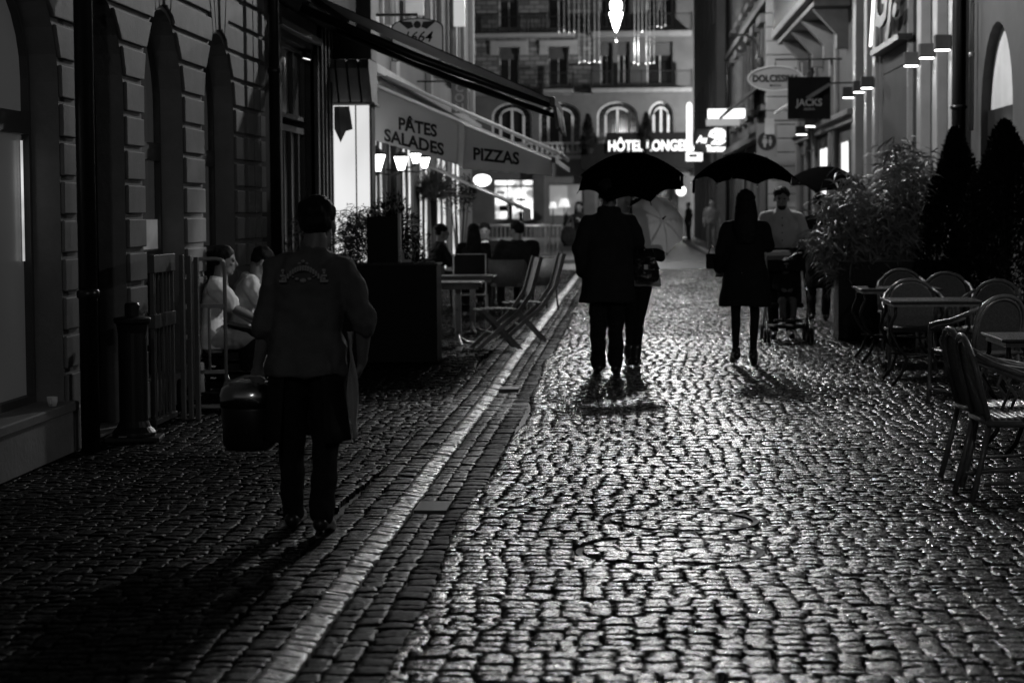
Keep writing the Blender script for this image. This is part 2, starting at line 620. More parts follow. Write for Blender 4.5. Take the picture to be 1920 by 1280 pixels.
    idx = np.arange(A * B).reshape(A, B)
    q = np.stack([idx[:-1, :-1], idx[1:, :-1], idx[1:, 1:], idx[:-1, 1:]], -1).reshape(-1, 4)
    fs = (q[None] + (np.arange(n) * A * B)[:, None, None]).reshape(-1, 4)
    me = bpy.data.meshes.new(name)
    me.vertices.add(len(co))
    me.vertices.foreach_set('co', co.ravel().astype(np.float32))
    me.loops.add(fs.size)
    me.loops.foreach_set('vertex_index', fs.ravel().astype(np.int32))
    me.polygons.add(len(fs))
    me.polygons.foreach_set('loop_start', (np.arange(len(fs)) * 4).astype(np.int32))
    sk = np.ones((A - 1, B - 1), bool); sk[0] = sk[-1] = False; sk[:, 0] = sk[:, -1] = False
    me.polygons.foreach_set('use_smooth', np.tile(sk.ravel(), n))
    me.update(calc_edges=True)
    a = me.attributes.new('tone', 'FLOAT', 'POINT')
    tone = np.repeat(np.clip(rng.beta(1.6, 2.2, n), 0, 1), A * B)
    a.data.foreach_set('value', tone.astype(np.float32))
    o = bpy.data.objects.new(name, me)
    COL.objects.link(o)
    me.materials.append(M[m])
    return tag(o, kind='structure')
SL, GL, DL, CL = -1.23, -1.118, -.935, -.80      # stripe | gutter | dark band | cobbles
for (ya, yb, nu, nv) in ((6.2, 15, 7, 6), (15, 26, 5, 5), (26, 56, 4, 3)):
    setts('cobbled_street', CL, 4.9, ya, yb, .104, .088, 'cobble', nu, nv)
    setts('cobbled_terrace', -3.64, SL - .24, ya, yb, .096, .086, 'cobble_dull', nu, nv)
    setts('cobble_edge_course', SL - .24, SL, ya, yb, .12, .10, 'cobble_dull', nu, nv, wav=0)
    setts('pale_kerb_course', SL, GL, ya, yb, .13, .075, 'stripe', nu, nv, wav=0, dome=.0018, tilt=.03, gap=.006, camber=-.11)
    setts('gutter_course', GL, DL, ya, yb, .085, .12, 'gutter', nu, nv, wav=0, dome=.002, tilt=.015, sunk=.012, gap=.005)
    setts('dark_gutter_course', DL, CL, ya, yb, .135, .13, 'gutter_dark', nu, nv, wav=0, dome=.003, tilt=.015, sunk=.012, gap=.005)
sheet('asphalt_road', -50, 50, 56, 250, -.004, 'asphalt')
tag(MB().box(-3.2, 30, 64.6, 65.0, -.02, .0).build('crossing_band', 'kerb'), kind='structure')
kb = MB(); kb.box(2.72, 2.9, 60, 112, -.03, .125)
tag(kb.build('kerb', 'kerb', bevel=.02), kind='structure')
tag(MB().box(2.9, 12, 60, 112, -.03, .12).build('pavement', 'asphalt'), kind='structure')
tag(MB().box(-30, -.6, 62.6, 62.9, -.03, .12).build('kerb', 'kerb', bevel=.02), kind='structure')
tag(MB().box(-30, -.6, 62.9, 75, -.03, .11).build('pavement', 'asphalt'), kind='structure')

M['cover'] = mat('worn_cover', .03, .36, var=.6, vscale=9, bump=.005, bscale=34, rvar=.22)
for (p, r_, lab) in ((mh1, .39, 'round manhole cover set in the cobbles, the farther one of the pair'), (mh2, .43, 'round manhole cover set in the cobbles, the nearer and wider one of the pair')):
    e = empty('manhole_cover', (p.x, p.y, 0), 0, lab, 'manhole cover', 'manhole covers in the cobbled street')
    MB().lathe([(r_ - .045, -.03), (r_ - .045, -.020), (r_ - .05, -.016), (.01, -.016)], n=48).build('cover_plate', 'gutter_dark', e)
    INSIDE.append((p.x, p.y, r_ - .035))
    so = setts('cover_infill', p.x - r_, p.x + r_, p.y - r_, p.y + r_, .10, .075, 'cobble', 7, 6, wav=0, dome=.0012, tilt=.008, gap=.004)
    INSIDE.clear()
    del so['kind']
    so.parent = e; so.matrix_parent_inverse = Matrix.Translation(-e.location)
    rim = MB()
    for k in range(48):
        a0, a1 = 2 * PI * k / 48, 2 * PI * (k + 1) / 48
        P = lambda r, a, z: (r * math.cos(a), r * math.sin(a), z)
        rim.add([P(r_ - .03, a0, -.002), P(r_ - .03, a1, -.002), P(r_, a1, .0), P(r_, a0, .0), P(r_, a0, -.03), P(r_, a1, -.03), P(r_ - .03, a0, -.03), P(r_ - .03, a1, -.03)],
                [(0, 1, 2, 3), (3, 2, 5, 4), (1, 0, 6, 7)])
    rim.v = [(x, y, z - .008) for x, y, z in rim.v]
    rim.build('rim', 'gutter_dark', e)
M['plate'] = mat('smooth_steel_plate', .10, .38, metal=.4, var=.1)
for (p, a, b, lab) in ((pl1, .085, .18, 'smooth steel drain plate in the gutter, the nearer one'), (pl2, .085, .14, 'smooth steel drain plate in the gutter, the farther one')):
    tag(MB().box(-a, a, -b, b, -.03, .002).build('drain_plate', 'plate', loc=(p.x, p.y, 0)), lab, 'drain plate', 'drain plates in the gutter')

# ---------------- facade helpers ----------------
class Fac:
    """facade frame: u along the wall, z up, d outwards"""
    def __init__(s, o, u, n):
        s.o = Vector(o); s.u = Vector(u); s.n = Vector(n)
    def p(s, u, z, d):
        return s.o + s.u * u + s.n * d + Vector((0, 0, z))
    def box(s, mb, u0, u1, z0, z1, d0, d1):
        vs = [s.p(u, z, d) for u in (u0, u1) for d in (d0, d1) for z in (z0, z1)]
        return mb.add(vs, [(0, 1, 3, 2), (4, 6, 7, 5), (0, 4, 5, 1), (2, 3, 7, 6), (0, 2, 6, 4), (1, 5, 7, 3)])
    def poly(s, mb, pts, d0, d1):
        return mb.prism([s.p(u, z, d0) for u, z in pts], s.n * (d1 - d0))
def arc_z(u, u0, u1, zs, ry=None):
    c = (u0 + u1) / 2; r = (u1 - u0) / 2
    t = max(0, 1 - ((u - c) / r) ** 2)
    return zs + (ry if ry else r) * math.sqrt(t)
def wall_with(mb, F, u0, u1, z0, z1, d0, d1, ops):
    """solid wall with rectangular (a,b,za,zb) or arched (a,b,za,zs,'arch'[,ry]) openings side by side, sorted, one band"""
    cur = u0
    for op in sorted(ops, key=lambda q: q[0]):
        a, b, za, zb = op[:4]
        if a > cur: F.box(mb, cur, a, z0, z1, d0, d1)
        if za > z0: F.box(mb, a, b, z0, za, d0, d1)
        if len(op) > 4:
            ry = op[5] if len(op) > 5 else None
            n = 14
            for k in range(n):
                # cosine spacing for a smooth crown
                ua = (a + b) / 2 - (b - a) / 2 * math.cos(PI * k / n)
                ub = (a + b) / 2 - (b - a) / 2 * math.cos(PI * (k + 1) / n)
                F.poly(mb, [(ua, arc_z(ua, a, b, zb, ry)), (ub, arc_z(ub, a, b, zb, ry)), (ub, z1), (ua, z1)], d0, d1)
        elif zb < z1:
            F.box(mb, a, b, zb, z1, d0, d1)
        cur = b
    if cur < u1: F.box(mb, cur, u1, z0, z1, d0, d1)
def window(F, parent, a, b, za, zb, d, fm='frame', gm='glass', nx=2, nz=1, fw=.06, arch=None, name='window', gd=-.02, transom=None):
    """framed window: frame part with a pane as its sub-part"""
    fr = MB()
    if arch is None:
        F.box(fr, a, a + fw, za, zb, d - .06, d + .02); F.box(fr, b - fw, b, za, zb, d - .06, d + .02)
        F.box(fr, a + fw, b - fw, za, za + fw, d - .06, d + .02); F.box(fr, a + fw, b - fw, zb - fw, zb, d - .06, d + .02)
        top = lambda u: zb - fw
    else:
        F.box(fr, a, a + fw, za, zb, d - .06, d + .02); F.box(fr, b - fw, b, za, zb, d - .06, d + .02)
        F.box(fr, a + fw, b - fw, za, za + fw, d - .06, d + .02)
        n = 16
        for k in range(n):
            ua = (a + b) / 2 - (b - a) / 2 * math.cos(PI * k / n)
            ub = (a + b) / 2 - (b - a) / 2 * math.cos(PI * (k + 1) / n)
            z0, z1 = arc_z(ua, a, b, zb, arch), arc_z(ub, a, b, zb, arch)
            sc = 1 - 2 * fw / (b - a)
            c = (a + b) / 2
            va, vb = c + (ua - c) * sc, c + (ub - c) * sc
            y0, y1 = zb + (z0 - zb) * sc, zb + (z1 - zb) * sc
            F.poly(fr, [(va, y0), (vb, y1), (ub, z1), (ua, z0)], d - .06, d + .02)
        top = lambda u: arc_z(u, a, b, zb, arch) - fw
    for i in range(1, nx):
        u = a + (b - a) * i / nx
        F.box(fr, u - fw * .4, u + fw * .4, za + fw, top(u), d - .055, d + .015)
    for j in range(1, nz):
        z = za + (zb - za) * j / nz
        F.box(fr, a + fw, b - fw, z - fw * .3, z + fw * .3, d - .05, d + .01)
    if transom:
        F.box(fr, a + fw * .9, b - fw * .9, transom[0], transom[1], d - .07, d + .03)
    fo = fr.build(name, fm, parent)
    pn = MB()
    if arch is None:
        F.box(pn, a + fw * .5, b - fw * .5, za + fw * .5, zb - fw * .5, d + gd - .02, d + gd - .01)
    else:
        pts = [(a + fw * .5, za + fw * .5), (b - fw * .5, za + fw * .5)]
        n = 14
        for k in range(n + 1):
            u = (a + b) / 2 + ((b - a) / 2 - fw * .5) * math.cos(PI * k / n)
            pts.append((u, zb + (arc_z(u, a, b, zb, arch) - zb) * .97))
        F.poly(pn, pts, d + gd - .02, d + gd - .01)
    pn.build('pane', gm, fo)
    return fo
def light_at(parent, o):
    o.parent = parent
# ---------------- left arcade building ----------------
XL = -3.65
FL = Fac((XL, 0, 0), (0, 1, 0), (1, 0, 0))
arc_b = empty('arcade_building', (XL, 16, 0), 0, 'long rusticated stone building with tall round arches along the left edge', 'building')
def under(e, o):
    """parent while keeping the world coordinates the mesh was built in"""
    o.parent = e
    o.matrix_parent_inverse = Matrix.Translation(-e.location)
    return o
OPS = [(11.3, 13.64), (14.05, 15.43), (16.0, 17.5), (18.3, 19.8)]
ZS = 2.4
w = MB()
wall_with(w, FL, 8, 21.3, 0, 9.5, -.5, 0, [(OPS[0][0], OPS[0][1], .30, 2.4, 'arch', .78), (OPS[1][0], OPS[1][1], .02, ZS, 'arch'), (OPS[2][0], OPS[2][1], .25, ZS, 'arch'), (OPS[3][0], OPS[3][1], .25, ZS, 'arch')])
under(arc_b, w.build('wall', 'stone'))
# rusticated blocks and keystones
bk = MB()
def chord(i, z):
    a, b = OPS[i]
    c, r = (a + b) / 2, (b - a) / 2
    ry = .78 if i == 0 else r
    if z <= ZS: return a, b
    t = (z - ZS) / ry
    if t >= 1: return (c, c)
    h = r * math.sqrt(1 - t * t)
    return c - h, c + h
rb = random.Random(3)
for k in range(36):
    z0 = .30 + .25 * k; z1 = z0 + .215
    zt = z1 - .008
    edges = [8.2]
    segs = []
    cur = (8.2, 8.2)
    for i in range(4):
        a0, b0 = chord(i, z0); a1, b1 = chord(i, zt)
        c = (OPS[i][0] + OPS[i][1]) / 2
        top = ZS + (OPS[i][1] - OPS[i][0]) / 2
        if z0 > 2.95:
            f = min(.5, .16 + .25 * (z0 - 2.95))
            if z0 < 3.9:
                a0 = min(a0, c - f); b0 = max(b0, c + f); a1 = min(a1, c - f - .06); b1 = max(b1, c + f + .06)
            else:
                continue
        segs.append((cur, (a0, a1)))
        cur = (b0, b1)
    segs.append((cur, (20.25, 20.25)))
    for (s0, s1), (e0, e1) in segs:
        if e0 - s0 < .08: continue
        g = .012
        pr = .028 + rb.uniform(-.003, .003)
        n = max(1, int((e0 - s0) / 1.6))
        for q in range(n):
            t0, t1 = q / n, (q + 1) / n
            A0 = s0 + (e0 - s0) * t0 + (g if q else .004); A1 = s1 + (e1 - s1) * t0 + (g if q else .004)
            B0 = s0 + (e0 - s0) * t1 - g; B1 = s1 + (e1 - s1) * t1 - g
            FL.poly(bk, [(A0, z0), (B0, z0), (B1, zt), (A1, zt)], .001, pr)
    for (ua, ub) in ((20.29, 20.62), (20.66, 20.98), (21.02, 21.29)):
        FL.box(bk, ua, ub, z0, zt, .001, .05)
for i in (1, 2, 3):
    a, b = OPS[i]
    c, r = (a + b) / 2, (b - a) / 2
    for j in range(5):
        t0 = R(65 + j * 10 + .8); t1 = R(65 + (j + 1) * 10 - .8)
        rr = r + .03; ro = r + (.95 if j == 2 else .75)
        P = lambda rad, t: (c - rad * math.cos(t), ZS + rad * math.sin(t))
        FL.poly(bk, [P(rr, t0), P(rr, t1), P(ro, t1), P(ro, t0)], .001, .034 if j != 2 else .05)
under(arc_b, bk.build('rusticated_blocks', 'stone_trim', bevel=.008))
pl = MB()
FL.box(pl, 8, 11.2, .0, .26, .051, .06)
under(arc_b, pl.build('plinth', 'stone', bevel=.01))
for a, b in ((13.72, 14.03), (15.45, 15.98), (17.52, 18.28), (19.82, 21.3)):
    pl = MB()
    FL.box(pl, a, b, 0, .285, .001, .05)
    under(arc_b, pl.build('plinth', 'stone', bevel=.01))
sl = MB()
FL.box(sl, 8.5, 13.75, .27, .335, -.22, .07)
under(arc_b, sl.build('window_sill', 'stone_trim', bevel=.01))
w = MB(); FL.box(w, 8, 13.7, 0, .27, .002, .05)
under(arc_b, w.build('sill_wall', 'stone', bevel=.006))
M['pane_dim'] = mat('curtained_glass', .10, .12, var=.35, vscale=.8, spec=.7, emit=.012)
M['pane_lit'] = lit('dim_lit_display_window', .014, .5, .7, (1, 1, .5))
M['pane_notice'] = lit('backlit_paper_notice', .10, .3, 3)
for i, (a, b) in enumerate(OPS):
    d = -.2
    if i == 0:
        f = window(FL, None, a + .02, b - .01, .335, 2.42, d, 'frame', 'pane_lit', nx=1, fw=.05, arch=.74, transom=(2.06, 2.2))
        under(arc_b, f)
    elif i == 1:
        dr = MB(); FL.box(dr, a + .01, b - .01, .02, 2.38, d - .06, d)
        FL.poly(dr, [(a + .01, 2.38)] + [((a + b) / 2 - (b - a - .02) / 2 * math.cos(PI * k / 14), arc_z((a + b) / 2 - (b - a - .02) / 2 * math.cos(PI * k / 14), a, b, ZS)) for k in range(15)] + [(b - .01, 2.38)], d - .06, d - .001)
        o = under(arc_b, dr.build('door', 'black_matt'))
        pn = MB()
        for q in (.18, .76):
            for zz in ((.2, 1.0), (1.15, 2.2)):
                FL.box(pn, a + q, a + q + .44, zz[0], zz[1], d + .001, d + .02)
        pn.build('door_panel', 'black_paint', o)
    else:
        f = window(FL, None, a + .01, b - .01, 1.2, ZS, d, 'frame', 'pane_dim', nx=1, fw=.05, arch=(b - a) / 2, transom=(1.98, 2.12))
        under(arc_b, f)
        lp = MB(); FL.box(lp, a + .005, b - .005, .25, 1.2, d - .05, d + .01)
        under(arc_b, lp.build('window_panel', 'black_matt'))
        if i == 2:
            nt_ = MB(); FL.box(nt_, b - .75, b - .07, 1.26, 1.5, d - .012, d - .006)
            under(arc_b, nt_.build('window_notice', 'pane_notice'))
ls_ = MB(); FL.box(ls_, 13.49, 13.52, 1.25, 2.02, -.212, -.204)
under(arc_b, ls_.build('glass_glint_strip', lit('window_glint_glow', .5, .5, 2)))  # glowing strip imitates a bright reflection on the window glass
M['lamp_glow'] = lit('lit_lamp_shade', 2.2)
# down pipes
def downpipe(name, x, y, z0, z1, r, label, m='black_paint'):
    e = empty(name, (x, y, 0), 0, label, 'drain pipe', 'drain pipes on the facades')
    MB().tube([(0, 0, z0), (0, 0, z1)], r, 14).build('pipe', m, e, smooth=True)
    z = z0 + 1.0
    while z < z1:
        MB().lathe([(r * 1.02, z), (r * 1.22, z + .01), (r * 1.22, z + .05), (r * 1.02, z + .06)], n=14).build('collar', m, e, smooth=True)
        z += 1.93
    return e
downpipe('drain_pipe', -3.50, 13.72, 0, 9, .062, 'thick black drain pipe between the big display window and the first arch')
downpipe('drain_pipe', -3.50, 21.25, 0, 9, .055, 'black drain pipe at the corner of the rusticated building and the dark shopfront')
# cup on the sill
e = empty('coffee_cup', (-3.63, 13.28, .336), 0, 'small white coffee cup left on the stone window sill', 'cup')
MB().lathe([(.018, 0), (.026, .004), (.033, .03), (.035, .062), (.032, .062), (.029, .03), (.02, .008)], n=20).build('cup_bowl', 'white', e, smooth=True)
MB().tube([(-.0, -.033, .05), (0, -.052, .045), (0, -.055, .03), (0, -.045, .018), (0, -.028, .014)], .0045, 8).build('handle', 'white', e, smooth=True)
# cast iron pedestal
e = empty('iron_pedestal', (gr(252, 826).x, gr(252, 826).y, 0), .1, 'black cast iron pedestal with a flared cap standing by the left wall', 'pedestal')
MB().box(-.19, .19, -.16, .16, 0, .035).build('base_plate', 'iron', e, bevel=.01)
MB().lathe([(.15, .035), (.15, .06), (.115, .10), (.098, .14), (.098, .74), (.11, .80), (.125, .81), (.128, .84), (.10, .85), (.02, .855)], n=28).build('column', 'iron', e, smooth=False, bevel=.004)
MB().lathe([(.05, .855), (.052, .93), (.04, .945), (.01, .95)], n=16).build('top_cap', 'iron', e)
MB().box(-.09, -.03, -.17, -.11, .035, .05).build('lug', 'metal', e, bevel=.008)
# folded trestle leaning by the wall
e = empty('folded_trestle', (-3.38, 15.55, 0), 0, 'folded grey metal trestle leaning against the left wall behind the pedestal', 'trestle')
M['paint_grey'] = mat('worn_grey_paint', .09, .5, var=.3)
fr = MB()
for y in (-.33, .33):
    fr.box(-.05, -.02, y - .02, y + .02, 0, 1.22)
fr.box(-.06, -.01, -.36, .36, 1.12, 1.25); fr.box(-.06, -.01, -.36, .36, .72, .82); fr.box(-.06, -.01, -.36, .36, .02, .06)
fr.build('frame', 'paint_grey', e, bevel=.004)
for k in range(5):
    MB().box(-.045, -.03, -.24 + k * .12 - .012, -.24 + k * .12 + .012, .06, 1.12).build('bar', 'paint_grey', e)
for k in range(3):
    MB().box(.03 + k * .055, .06 + k * .055, .30, .36, 0, 1.24 - k * .01).build('rail', 'paint_grey', e, bevel=.003)
# hand truck
M['paint_light'] = mat('pale_grey_paint', .30, .4, var=.2)
p = gr(395, 768)
e = empty('hand_truck', (p.x, p.y, 0), R(8), 'upright metal hand truck with two wheels parked in front of the seated men', 'hand truck')
fr = MB()
pts = [(-.125, 0, .08), (-.125, 0, 1.13)] + [(-.125 + .06 * (1 - math.cos(t)), 0, 1.13 + .06 * math.sin(t)) for t in (R(30), R(60), R(90))] + [(.065, 0, 1.19)] + [(.065 + .06 * math.sin(t), 0, 1.13 + .06 * math.cos(t)) for t in (R(30), R(60), R(90))] + [(.125, 0, .08)]
fr.tube(pts, .015, 10)
fr.build('frame', 'paint_light', e, smooth=True)
for z in (.82, .30):
    MB().box(-.12, .12, -.012, .012, z - .015, z + .015).build('crossbar', 'paint_light', e, bevel=.003)
MB().tube([(0, 0, .30), (0, 0, .82)], .012, 8).build('upright', 'paint_light', e, smooth=True)
MB().tube([(-.11, 0, .30), (-.2, .12, .12)], .012, 8).build('brace', 'metal', e, smooth=True)
MB().tube([(.11, 0, .30), (.2, .12, .12)], .012, 8).build('brace', 'metal', e, smooth=True)
MB().box(-.15, .15, -.2, -.0, .03, .045).build('toe_plate', 'metal', e, bevel=.003)
MB().tube([(-.22, .12, .12), (.22, .12, .12)], .011, 8).build('axle', 'iron', e)
for sx in (-1, 1):
    wl = MB()
    n = 24
    for k in range(n):
        pass
    wm = MB().lathe([(.06, -.028), (.105, -.03), (.12, -.018), (.12, .018), (.105, .03), (.06, .028)], n=28)
    wm.v = [(z + sx * .235, x + .12, y + .12) for (x, y, z) in wm.v]
    wo_ = wm.build('wheel', 'rubber', e, smooth=True)
    hb = MB().lathe([(.012, -.032), (.058, -.031), (.058, .031), (.012, .032)], n=20)
    hb.v = [(z + sx * .235, x + .12, y + .12) for (x, y, z) in hb.v]
    hb.build('rim', 'metal', wo_)

# ---------------- dark shopfront building ----------------
sb = empty('dark_shopfront_building', (XL, 23.8, 0), 0, 'narrow dark shopfront building with a tall glazed doorway behind the waiter', 'building')
w = MB()
wall_with(w, FL, 21.3, 26.4, 0, 9.5, -.5, 0, [(22.35, 25.0, .1, 3.42)])
under(sb, w.build('wall', 'plaster_dark'))
tr = MB()
FL.box(tr, 22.2, 22.35, 0, 3.5, -.05, .05); FL.box(tr, 25.0, 25.1, 0, 3.5, -.05, .05); FL.box(tr, 22.2, 25.1, 3.5, 3.58, -.05, .09)
for u in (25.3, 25.6, 25.9, 26.15):
    FL.box(tr, u, u + .07, 0, 6, .002, .06)
under(sb, tr.build('door_surround', 'frame', bevel=.01))
M['pane_black'] = mat('black_glass_panel', .05, .3, spec=.6)
under(sb, window(FL, None, 22.36, 24.99, 2.6, 3.41, -.12, 'frame', 'pane_black', nx=3, fw=.05))
under(sb, window(FL, None, 22.36, 24.99, .12, 2.52, -.12, 'frame', 'pane_black', nx=5, fw=.07, name='glazed_door'))
ob = MB(); FL.box(ob, 21.5, 26.3, 3.75, 5.2, .002, .35)
under(sb, ob.build('fascia', 'black_matt', bevel=.02))
# little spotlight over the doorway
p = at(578, 102, 24.6)
e = empty('door_spotlight', (p.x, p.y, p.z), 0, 'small black spotlight over the dark glazed doorway, shining on the panel', 'spotlight')
MB().tube([(0, 0, .05), (-.02, 0, -.05)], [.045, .06], 14).build('lamp_housing', 'iron', e, smooth=True)
MB().tube([(0, 0, .05), (-.18, 0, .09)], .012, 6).build('bracket', 'iron', e)
MB().tube([(-.0205, 0, -.051), (-.022, 0, -.056)], [.045, .045], 14).build('lamp_lens', lit('spot_lens', 2.5), e)
spot('spot_light', (-.10, -.75, -.02), (-.38, -.12, -1), 12, 40, .9, .02, e)

M['edge_grey'] = mat('dull_edge_paint', .22, .5)
# ---------------- black sloping awning ----------------
def px_at(px, py, Y): return at(px, py, Y)
YA = 22.6
a0 = px_at(520, -40, YA); a1 = px_at(1030, 182, YA)
e = empty('black_awning', (XL, YA, 0), 0, 'long black awning sloping out over the terrace at the top left', 'awning')
def aw(mb, pts, y0, y1):
    return mb.prism([(x, y0, z) for x, z in pts], (0, y1 - y0, 0))
sl_ = (a1.z - a0.z) / (a1.x - a0.x)
x0 = XL + .02; z0 = a0.z + sl_ * (x0 - a0.x)
fab = MB(); aw(fab, [(x0, z0), (a1.x, a1.z), (a1.x, a1.z - .012), (x0, z0 - .012)], YA, YA + 3.0)
under(e, fab.build('fabric', 'canvas_black'))
bar = MB(); aw(bar, [(a1.x, a1.z + .01), (a1.x + .06, a1.z - .0), (a1.x + .06, a1.z - .11), (a1.x, a1.z - .10)], YA - .02, YA + 3.0)
under(e, bar.build('front_bar', 'black_paint', bevel=.01))
cas = MB(); aw(cas, [(x0 - .01, z0 + .12), (x0 + .28, z0 + .1 + sl_ * .28), (x0 + .3, z0 - .14 + sl_ * .3), (x0 - .01, z0 - .14)], YA - .05, YA + 3.05)
under(e, cas.build('cassette', 'black_paint', bevel=.02))
for yy in (YA + .02, YA + 2.86):
    am = MB()
    am.tube([(x0 + .2, yy, z0 - .2 + sl_ * .2), ((x0 + a1.x) / 2, yy + .06, (z0 + a1.z) / 2 - .19), (a1.x, yy, a1.z - .09)], [.045, .05, .03], 8)
    under(e, am.build('arm', 'black_paint', smooth=True))
vl = MB()
n = 24
for k in range(n):
    y0_, y1_ = YA + 3.0 * k / n, YA + 3.0 * (k + 1) / n
    f = lambda y: a1.x + .05 + .02 * math.sin(y * 9)
    zb = lambda y: a1.z - .30 - .03 * abs(math.sin((y - YA) * PI / .5))
    vl.add([(f(y0_), y0_, a1.z - .09), (f(y1_), y1_, a1.z - .09), (f(y1_) + .03, y1_, zb(y1_)), (f(y0_) + .03, y0_, zb(y0_))], [(0, 1, 2, 3)])
o = under(e, vl.build('valance', 'cloth_grey', smooth=True))
md = o.modifiers.new('thick', 'SOLIDIFY'); md.thickness = .006

# ---------------- restaurant building ----------------
XR = -3.6
FC = Fac((XR, 0, 0), (0, 1, 0), (1, 0, 0))
M['lit_panel'] = lit('glowing_white_face', .78, .10, 1.2, (1, 1, .6))  # pillar brightness is put into the material as an even glow
M['lit_window'] = lit('lit_restaurant_window', .7, .95, 2.2, (1, 5, .6))
M['lit_bright'] = lit('bright_shop_interior', 1.3, .75, 1.4)
rb_ = empty('restaurant_building', (XR, 35, 0), 0, 'restaurant building with lit windows, cornices and a glowing white corner pillar', 'building')
w = MB()
wins = [(27.4, 28.5), (29.0, 29.9), (30.3, 31.8), (32.3, 33.4), (34.2, 36.0), (37.0, 39.0), (40.5, 43), (44, 46.5)]
wall_with(w, FC, 26.4, 50, 0, 3.3, -.4, 0, [(a, b, .35, 2.7) for a, b in wins])
FC.box(w, 26.4, 50, 3.3, 3.5, -.4, 0)
up = [(28.6 + k * 2.9, 29.8 + k * 2.9, 4.3, 6.3) for k in range(7)]
wall_with(w, FC, 26.4, 50, 3.5, 6.9, -.4, 0, up)
wall_with(w, FC, 26.4, 50, 6.9, 11, -.4, 0, [(a, b, 7.6, 9.6) for a, b, _, _ in up])
under(rb_, w.build('wall', 'plaster'))
for i, (a, b) in enumerate(wins):
    under(rb_, window(FC, None, a, b, .35, 2.7, -.0, 'frame', 'lit_window' if i != 3 else 'glass', nx=2 if b - a > 1.2 else 1, fw=.06))
for a, b, za, zb in up:
    under(rb_, window(FC, None, a, b, za, zb, -.12, 'frame_white', 'glass', nx=2, nz=3, fw=.05))
    under(rb_, window(FC, None, a, b, 7.6, 9.6, -.12, 'frame_white', 'glass', nx=2, nz=3, fw=.05))
cn = MB()
for (za, zb, dd) in ((3.32, 3.44, .14), (3.44, 3.56, .24), (6.75, 6.85, .12), (6.85, 6.95, .2)):
    FC.box(cn, 26.5, 50, za, zb, .002, dd)
for a, b, za, zb in up:
    FC.box(cn, a - .14, b + .14, zb + .02, zb + .2, .002, .12)
    FC.box(cn, a - .16, b + .16, za - .12, za - .02, .002, .16)
    FC.box(cn, a - .14, a - .01, za, zb, .002, .06); FC.box(cn, b + .01, b + .14, za, zb, .002, .06)
    FC.box(cn, a - .14, b + .14, 9.62, 9.8, .002, .12); FC.box(cn, a - .16, b + .16, 7.48, 7.58, .002, .16)
for u in (33.0, 38.8, 44.6, 49.6):
    FC.box(cn, u - .22, u + .22, 3.56, 6.74, .002, .1); FC.box(cn, u - .22, u + .22, 6.96, 11, .002, .1)
under(rb_, cn.build('cornice', 'stone_trim', bevel=.01))
# upper end wall (facing the viewer) over the pillar and the pillar itself
pa = at(625, 300, 26.38); pb = at(694, 300, 26.38)
w = MB()
w.box(XR - .45, pb.x + .03, 26.38, 26.9, 3.42, 10)
under(rb_, w.build('corner_pier', 'plaster', bevel=.01))
w = MB(); w.box(pa.x - .05, pb.x, 26.30, 26.75, 0, 2.86)
under(rb_, w.build('lit_pillar', 'lit_panel', bevel=.004))
w = MB(); xx = at(668, 300, 26.3).x
w.box(xx - .008, xx + .008, 26.285, 26.299, 0, 2.86); w.box(pb.x + .002, pb.x + .03, 26.32, 26.7, 0, 2.86)
under(rb_, w.build('pillar_trim', 'frame'))
cb = MB()
xa, xb = pa.x - .06, pb.x + .05
for k in range(4):
    u0 = xa + (xb - xa) * k / 4 + .012; u1 = xa + (xb - xa) * (k + 1) / 4 - .012
    cb.prism([(u0, 26.34, 2.9), (u0, 26.9, 2.9), (u0, 26.9, 3.41), (u0, 26.02, 3.41), (u0, 26.02, 3.30)], (u1 - u0, 0, 0))
cb.box(xa - .02, xb + .02, 26.33, 26.9, 2.862, 2.898)
under(rb_, cb.build('corbel', 'stone_trim', bevel=.008))
# folded pennant under the corbel
e = empty('pennant', (at(642, 200, 26.1).x, 26.1, at(642, 200, 26.1).z), 0, 'small folded pennant hanging below the stone corbel of the lit pillar', 'pennant')
pm = MB()
for k, (x, z) in enumerate(((-.10, -.02), (-.05, -.0), (.02, .0), (.08, -.0))):
    pass
pm.add([(-.10, 0, 0), (-.03, -.05, 0), (.03, 0, 0), (.09, -.04, 0), (-.10, 0, -.27), (-.02, -.05, -.44), (.04, 0, -.3), (.13, -.04, -.28)], [(0, 1, 5, 4), (1, 2, 6, 5), (2, 3, 7, 6)])
o = pm.build('cloth', 'cloth_pale', e)
md = o.modifiers.new('thick', 'SOLIDIFY'); md.thickness = .006

